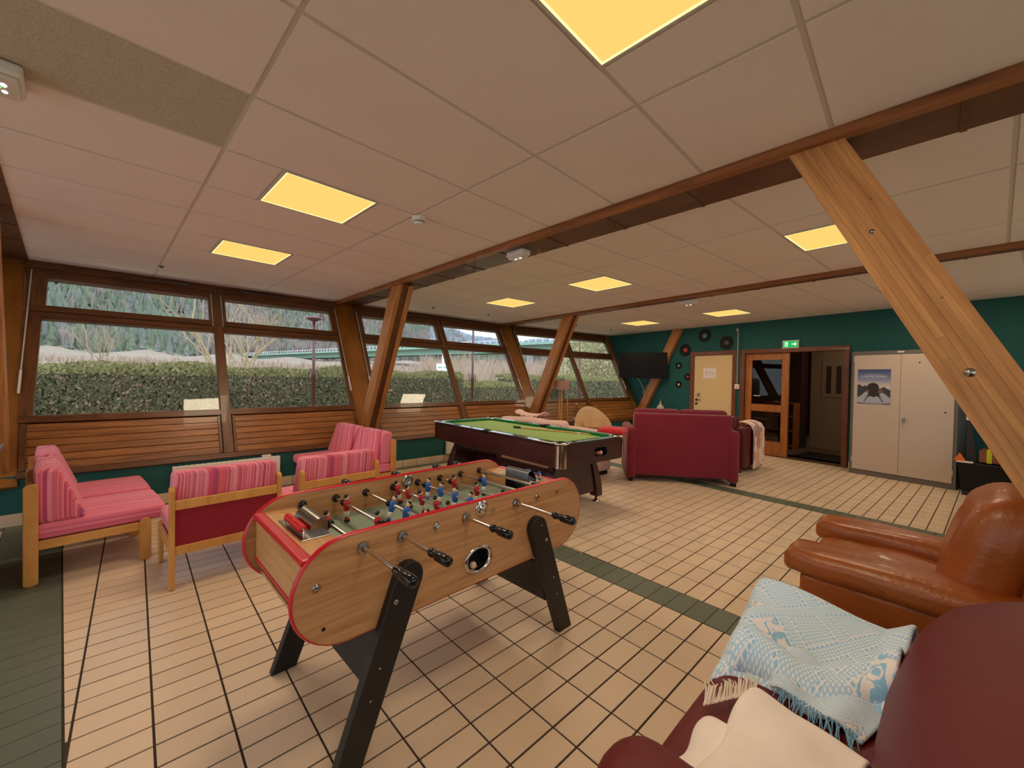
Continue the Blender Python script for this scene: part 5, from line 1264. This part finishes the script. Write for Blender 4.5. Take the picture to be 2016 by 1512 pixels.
# ------------------------------------------------------------------ outdoors: ground, hills, hedges, trees, viaduct
def smooth(a, b, x): t = max(0., min(1., (x-a)/(b-a))); return t*t*(3-2*t)
def lerp_tab(tab, x):
    if x <= tab[0][0]: return tab[0][1]
    for (a, p), (b, q) in zip(tab, tab[1:]):
        if x <= b: return p+(q-p)*(x-a)/(b-a)
    return tab[-1][1]
RIDGE = [(20, 4.5), (40, 4.6), (47, 4.3), (53, 4.7), (57, 6.0), (63, 7.2), (69, 11), (76, 15), (90, 18), (125, 17)]   # skyline elevation by bearing
RDIST = [(20, 1200), (50, 1150), (56, 700), (63, 560), (125, 520)]
def height(phi, r):
    R1 = lerp_tab(RDIST, phi); e = lerp_tab(RIDGE, phi)
    z = 9.0*smooth(40, 230, r)
    hr = R1*math.tan(R(e))+1.4
    z += (hr-9)*smooth(230, R1, r)**1.25
    z += (2+r*.006)*math.sin(phi*.9+r*.013)*smooth(120, 400, r)
    return z if r <= R1 else hr-(r-R1)*.15
NP, rs = 106, [8, 11, 16, 24, 36, 55, 80, 115, 160, 210, 250, 290, 330, 380, 430, 480, 540, 620, 720, 850, 1000, 1160, 1300]
vs = []; fs = []; ms = []
for i in range(NP):
    ph = 18+i; 
    for r_ in rs: vs.append((r_*math.cos(R(ph)), r_*math.sin(R(ph)), height(ph, r_)-.12))
nr_ = len(rs); mb = MB()
for i in range(NP-1):
    for j in range(nr_-1):
        mb.f.append((i*nr_+j, (i+1)*nr_+j, (i+1)*nr_+j+1, i*nr_+j+1)); mb.sm.append(True)
        mb.m.append(0 if rs[j] < 30 else (1 if rs[j] < 230 else 2))
mb.v = vs
gr = mb.build('ground', ['grass', 'field', 'hill_ground']); tag(gr, kind='structure')
lw = MB().prism([(-12, -12), (26, -12), (26, -1.5), (-12, -1.5)], -.3, -.1).prism([(-12, 7.5), (26, 7.5), (26, 30), (-12, 30)], -.4, -.14).build('lawn', 'grass'); tag(lw, kind='structure')

# forest on the slope (uncountable)
def conifer(mb, x, y, z, h, w, mi, n=6):
    o = len(mb.v); mb.v.append((x, y, z+h))
    for q in range(3):
        zz = z+h*(.62-.28*q); rr = w*(.45+.3*q)
        for k in range(n):
            a = 2*PI*k/n+q*.5+x; rr2 = rr*rnd.uniform(.75, 1.2); mb.v.append((x+rr2*math.cos(a), y+rr2*math.sin(a), zz+h*.05*rnd.uniform(-1, 1)))
    for k in range(n): mb.f.append((o, o+1+k, o+1+(k+1) % n)); mb.m.append(mi); mb.sm.append(False)
    for q in range(2):
        for k in range(n):
            a, b = o+1+q*n+k, o+1+q*n+(k+1) % n; mb.f.append((a, a+n, b+n, b)); mb.m.append(mi); mb.sm.append(False)
def bare_far(mb, x, y, z, h, mi):
    o = len(mb.v); a0 = rnd.random()*6
    for k in range(5):
        a = a0+k*1.26; sp_ = h*.16
        dx, dy = math.cos(a)*sp_, math.sin(a)*sp_; b = len(mb.v)
        mb.v += [(x-.16, y, z), (x+.16, y+.1, z), (x+dx, y+dy, z+h*rnd.uniform(.75, 1)), (x+dx*.6-dy*.5, y+dy*.6+dx*.5, z+h*.7)]
        mb.f += [(b, b+1, b+2), (b+1, b+2, b+3)]; mb.m += [mi]*2; mb.sm += [False]*2
fo_ = MB(); cntf = 0
for k in range(17000):
    ph = rnd.uniform(33, 104); R1 = lerp_tab(RDIST, ph); r_ = 250+(min(R1, 640)-240)*rnd.random()**.8
    if ph < 52 and r_ < 420: continue
    pos = (r_*math.cos(R(ph)), r_*math.sin(R(ph)), height(ph, r_)-.6)
    green = (.85 if ph > 84 else .25 if ph > 62 else .35)
    nse = math.sin(ph*.55+r_*.012)+math.sin(ph*.21-r_*.02)
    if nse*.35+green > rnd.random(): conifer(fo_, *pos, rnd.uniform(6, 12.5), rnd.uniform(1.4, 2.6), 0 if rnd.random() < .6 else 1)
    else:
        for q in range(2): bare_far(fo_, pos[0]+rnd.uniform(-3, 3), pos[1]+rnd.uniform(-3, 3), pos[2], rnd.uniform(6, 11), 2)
tag(fo_.build('forest', ['pine_hazed', 'pine_dark_hazed', 'bare_wood_hazed']), 'mixed dark conifer and bare winter forest covering the hillside', 'forest', kind='stuff')
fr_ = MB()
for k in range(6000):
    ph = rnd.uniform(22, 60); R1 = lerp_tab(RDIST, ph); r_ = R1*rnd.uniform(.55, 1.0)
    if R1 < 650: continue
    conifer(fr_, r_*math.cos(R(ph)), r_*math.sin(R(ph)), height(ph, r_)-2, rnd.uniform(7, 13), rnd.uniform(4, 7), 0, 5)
tag(fr_.build('far_forest', ['far_ridge_hazed']), 'blue-grey wooded ridge on the skyline', 'forest', kind='stuff')

# leafless scrub between the hedges and the viaduct (uncountable)
sc = MB()
for k in range(3600):
    ph = rnd.uniform(30, 99); far_ = rnd.random()
    r_ = 26+100*far_**1.3 if ph < 70 else 32+90*far_
    hh = (rnd.uniform(2.2, 4.6) if ph < 60 else rnd.uniform(1.2, 2.6))*(.55+.6*r_/100)
    if 60 < ph: hh *= .7
    x, y, z = r_*math.cos(R(ph)), r_*math.sin(R(ph)), height(ph, r_)-.15
    for q in range(6):
        a = rnd.random()*6.28; l = hh*rnd.uniform(.7, 1.05); sp_ = l*.32; wv = .010+.0005*r_; b = len(sc.v)
        tx, ty = math.cos(a)*sp_, math.sin(a)*sp_; nx, ny = -math.sin(R(ph))*wv, math.cos(R(ph))*wv
        sc.v += [(x-nx, y-ny, z), (x+nx, y+ny, z), (x+tx*.5+nx*.7, y+ty*.5+ny*.7, z+l*.6), (x+tx, y+ty, z+l)]
        sc.f += [(b, b+1, b+2), (b, b+2, b+3)]; sc.m += [k % 2]*2; sc.sm += [False]*2
tag(sc.build('scrub', ['twig', 'twig_brown']), 'leafless grey-brown scrub growing beyond the hedges', 'scrub', kind='stuff')

# clipped hedges: dark core with a shell of small leaf sprays
def hedge(name, a, b, w, h, n, label, top=.3):
    a, b = Vector(a), Vector(b); d = (b-a); L_ = d.length; d.normalize(); nn = Vector((-d.y, d.x))
    t = thing(name, label, 'hedge', (a.x, a.y, -.14), math.atan2(d.y, d.x))
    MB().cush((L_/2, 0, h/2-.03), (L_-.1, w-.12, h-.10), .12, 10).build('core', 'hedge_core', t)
    lv = MB()
    for k in range(n):
        s_ = rnd.random(); ts = rnd.random(); x = L_*s_
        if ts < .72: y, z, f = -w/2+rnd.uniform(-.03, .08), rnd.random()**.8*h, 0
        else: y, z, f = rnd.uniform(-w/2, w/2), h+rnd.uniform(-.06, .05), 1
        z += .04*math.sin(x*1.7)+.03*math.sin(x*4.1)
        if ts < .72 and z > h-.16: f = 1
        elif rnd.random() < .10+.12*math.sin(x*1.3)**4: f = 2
        ln = rnd.uniform(.04, .10); an = rnd.uniform(-.9, .9); wd = ln*.28; u = Vector((math.sin(an)*ln, rnd.uniform(-.6, .1)*ln, math.cos(an)*ln)); v = Vector((math.cos(an)*wd, rnd.uniform(-.5, .5)*wd, -math.sin(an)*wd)); p = Vector((x, y, z)); bq = len(lv.v)
        lv.v += [tuple(p), tuple(p+u*.5+v), tuple(p+u), tuple(p+u*.5-v)]; lv.f.append((bq, bq+1, bq+2, bq+3)); lv.m.append(f); lv.sm.append(False)
    tag(lv.build('foliage', ['hedge_leaf', 'hedge_top', 'twig_brown'], t), kind='stuff')
    return t
hedge('clipped_hedge', (-4.0, 11.2), (8.15, 11.6), .9, 1.64, 70000, 'long dark green clipped hedge running past the windows over the pink chairs')
hedge('clipped_hedge', (8.9, 12.6), (12.4, 12.6), .8, 1.32, 16000, 'low pale clipped hedge standing between two red lamp posts')
hedge('clipped_hedge', (12.2, 13.9), (16.4, 13.4), .8, 1.62, 18000, 'dark hedge seen beside the slanted outer board behind the pool table')
hedge('clipped_hedge', (15.0, 12.6), (24.0, 9.6), .9, 1.62, 26000, 'clipped hedge outside the window beside the television')

# bare trees
def branch(mb, p, d, l, r_, depth, mi):
    pts = [p]; q = p.copy(); dd = d.copy()
    for k in range(3):
        dd = (dd+Vector((rnd.uniform(-.16, .16), rnd.uniform(-.16, .16), rnd.uniform(-.02, .12)))).normalized(); q = q+dd*l/3; pts.append(q.copy())
    mb.tube(pts, [r_, r_*.85, r_*.7, r_*.5], 4 if depth < 3 else 5, mi, False)
    if depth == 0: return
    for k in range(3 if depth > 1 else 4):
        t = rnd.uniform(.35, 1); b = p.lerp(q, t); nd = (dd+Vector((rnd.uniform(-.8, .8), rnd.uniform(-.8, .8), rnd.uniform(-.1, .5)))).normalized()
        branch(mb, b, nd, l*rnd.uniform(.5, .7), r_*.5, depth-1, mi)
def bare_tree(px, py, d, h, stems, label, depth=3, spread=.35):
    p = at_depth(px, py, d); p.z = 0; ph = math.degrees(math.atan2(p.y, p.x)); p.z = height(ph, math.hypot(p.x, p.y))-.3
    t = thing('bare_tree', label, 'tree', p); 
    for k in range(stems):
        mb = MB(); a = k*2.4; branch(mb, Vector((.12*math.cos(a), .12*math.sin(a), 0)), Vector((spread*math.cos(a), spread*math.sin(a), 1)).normalized(), h*rnd.uniform(.45, .6), .045+.004*h, depth, 0); mb.build('stem', 'bark', t)
bare_tree(458, 730, 24, 8.2, 7, 'many-stemmed bare tree rising behind the hedge at the window mullion', 3, .42)
bare_tree(195, 722, 62, 9.5, 6, 'pale bare tree standing alone in the open field', 3, .28)
bare_tree(905, 740, 40, 6.0, 4, 'small bare tree beyond the white road sign', 2, .25)
# olive-coloured bush
ob = thing('olive_bush', 'tall yellowish green bush outside the window beside the television', 'bush', Vector((19.6, 13.9, -.1)))
lv = MB()
for k in range(24000):
    a = rnd.random()*6.28; u = rnd.uniform(-1, 1); q = (1-u*u)**.5; rr = rnd.uniform(.5, 1.08)
    p = Vector((2.9*q*math.cos(a)*rr, 2.1*q*math.sin(a)*rr, 2.4+2.4*u*rr)); ln = rnd.uniform(.03, .08); v1 = Vector((rnd.uniform(-1, 1), rnd.uniform(-1, 1), rnd.uniform(-1, 1)))*ln; v2 = Vector((rnd.uniform(-1, 1), rnd.uniform(-1, 1), rnd.uniform(-1, 1)))*ln*.5; b = len(lv.v)
    lv.v += [tuple(p-v1), tuple(p+v2), tuple(p+v1), tuple(p-v2)]; lv.f.append((b, b+1, b+2, b+3)); lv.m.append(0); lv.sm.append(False)
tag(lv.build('foliage', ['olive_leaf'], ob), kind='stuff'); mb = MB()
for k in range(6): branch(mb, Vector((.1*k-.3, 0, 0)), Vector((math.cos(k)*.4, math.sin(k)*.4, 1)).normalized(), 2.2, .06, 2, 0)
mb.build('stem', 'bark', ob)

# red-brown lamp posts in front of the hedge
def lamp_post(px, y, label, H=2.75):
    d = ray(px, 756); x = d.x/d.y*y
    t = thing('lamp_post', label, 'lamp post', (x, y, -.14), 0, 'dark red lamp posts outside the windows')
    MB().lathe([(.0001, 0), (.08, 0), (.08, .08), (.05, .14), (.045, 1.5), (.055, 1.52), (.055, 1.58), (.034, 1.62), (.030, H), (.0001, H)], 12).build('post', 'lamp_red', t)
    MB().tube([(-.11, 0, 1.46), (-.11, 0, 1.62), (-.04, 0, 1.66)], .012, 6).tube([(.11, 0, 1.46), (.11, 0, 1.62), (.04, 0, 1.66)], .012, 6).tube([(-.11, 0, 1.46), (.11, 0, 1.46)], .012, 6).build('scroll', 'lamp_red', t)
    MB().lathe([(.03, H), (.10, H+.03), (.16, H+.05), (.16, H+.09), (.05, H+.12), (.0001, H+.12)], 14).build('lantern', 'lamp_red', t)
lamp_post(617, 9.6, 'dark red lamp post outside the window above the pink chairs')
lamp_post(930, 9.8, 'dark red lamp post outside the window behind the pool table', 4.2)
lamp_post(1140, 9.2, 'dark red lamp post outside the window by the floor lamp', 4.2)
p = at_depth(872, 740, 22); sg_ = thing('road_sign', 'white road sign on a pale pole beyond the hedge', 'sign', (p.x, p.y, -.1))
MB().tube([(0, 0, 0), (0, 0, 3.1)], .06, 8).build('pole', 'sign_white', sg_)
MB().box(-.35, .35, -.03, .0, 1.55, 2.25).build('board', 'sign_white', sg_, .01, 1); MB().box(-.28, .28, -.034, -.03, 2.0, 2.08).box(-.28, .28, -.034, -.03, 1.75, 1.83).build('print_lines', 'bridge_green', sg_)
sg_.rotation_euler = (0, 0, R(-35))
p = at_depth(1113, 745, 26); wp = MB().tube([(0, 0, 0), (0, 0, 4.0)], [.07, .05], 8).build('white_pole', 'sign_white', None, loc=(p.x, p.y, -.1)); tag(wp, 'slim white pole outside the window above the floor lamp', 'pole')

# green steel viaduct across the valley
va, vb = at_depth(440, 702, 240), at_depth(1260, 676, 96)
va.z = vb.z = 11.2; dv = vb-va; Lv = dv.length
VD = thing('viaduct', 'long pale green steel viaduct crossing the valley', 'bridge')
VD.matrix_world = frame_mw(Vector((va.x, va.y, va.z)), dv, Vector((0, 0, 1)).cross(dv))
MB().box(0, Lv, -5, 5, -.7, -.35).build('deck', 'concrete', VD); MB().box(0, Lv, -3.2, -2.6, -2.6, -.7).box(0, Lv, 2.6, 3.2, -2.6, -.7).build('girder', 'bridge_green', VD)
MB().box(0, Lv, -5.1, -4.9, -.75, -.1).build('edge_beam', 'bridge_green', VD)
rl = MB().box(0, Lv, -5, -4.9, .75, .9).build('guard_rail', 'sign_white', VD)
pst = MB().box(-.06, .06, -5, -4.9, -.35, .8).mesh('rail_post', 'sign_white')
k = 0
while k*2.2 < Lv: o = bpy.data.objects.new('rail_post', pst); COL.objects.link(o); o.parent = VD; o.location = (k*2.2, 0, 0); k += 1
for f_ in (.02, .20, .38, .56, .72, .88): MB().box(Lv*f_-1.1, Lv*f_+1.1, -2.2, 2.2, -13.5, -2.6).build('pier', 'concrete', VD)
p = at_depth(80, 684, 200); vn = thing('white_van', 'tiny white van parked in the far field', 'van', (p.x, p.y, height(math.degrees(math.atan2(p.y, p.x)), math.hypot(p.x, p.y))), R(15))
MB().prism([(-2.4, .4), (2.4, .4), (2.4, 1.1), (1.7, 1.3), (1.1, 2.1), (-2.4, 2.1)], -.9, .9, fn=lambda x, z, y: (x, y, z)).build('body', 'sign_white', vn, .08, 2); MB().box(.2, 1.3, -.92, -.9, 1.35, 1.9).build('side_window', 'tv_black', vn)
for x in (-1.5, 1.5): MB().lathe([(.0001, -.95), (.35, -.95), (.35, .95), (.0001, .95)], 14, (x, 0, .35), 'y').build('wheel_axle', 'black_matte', vn)
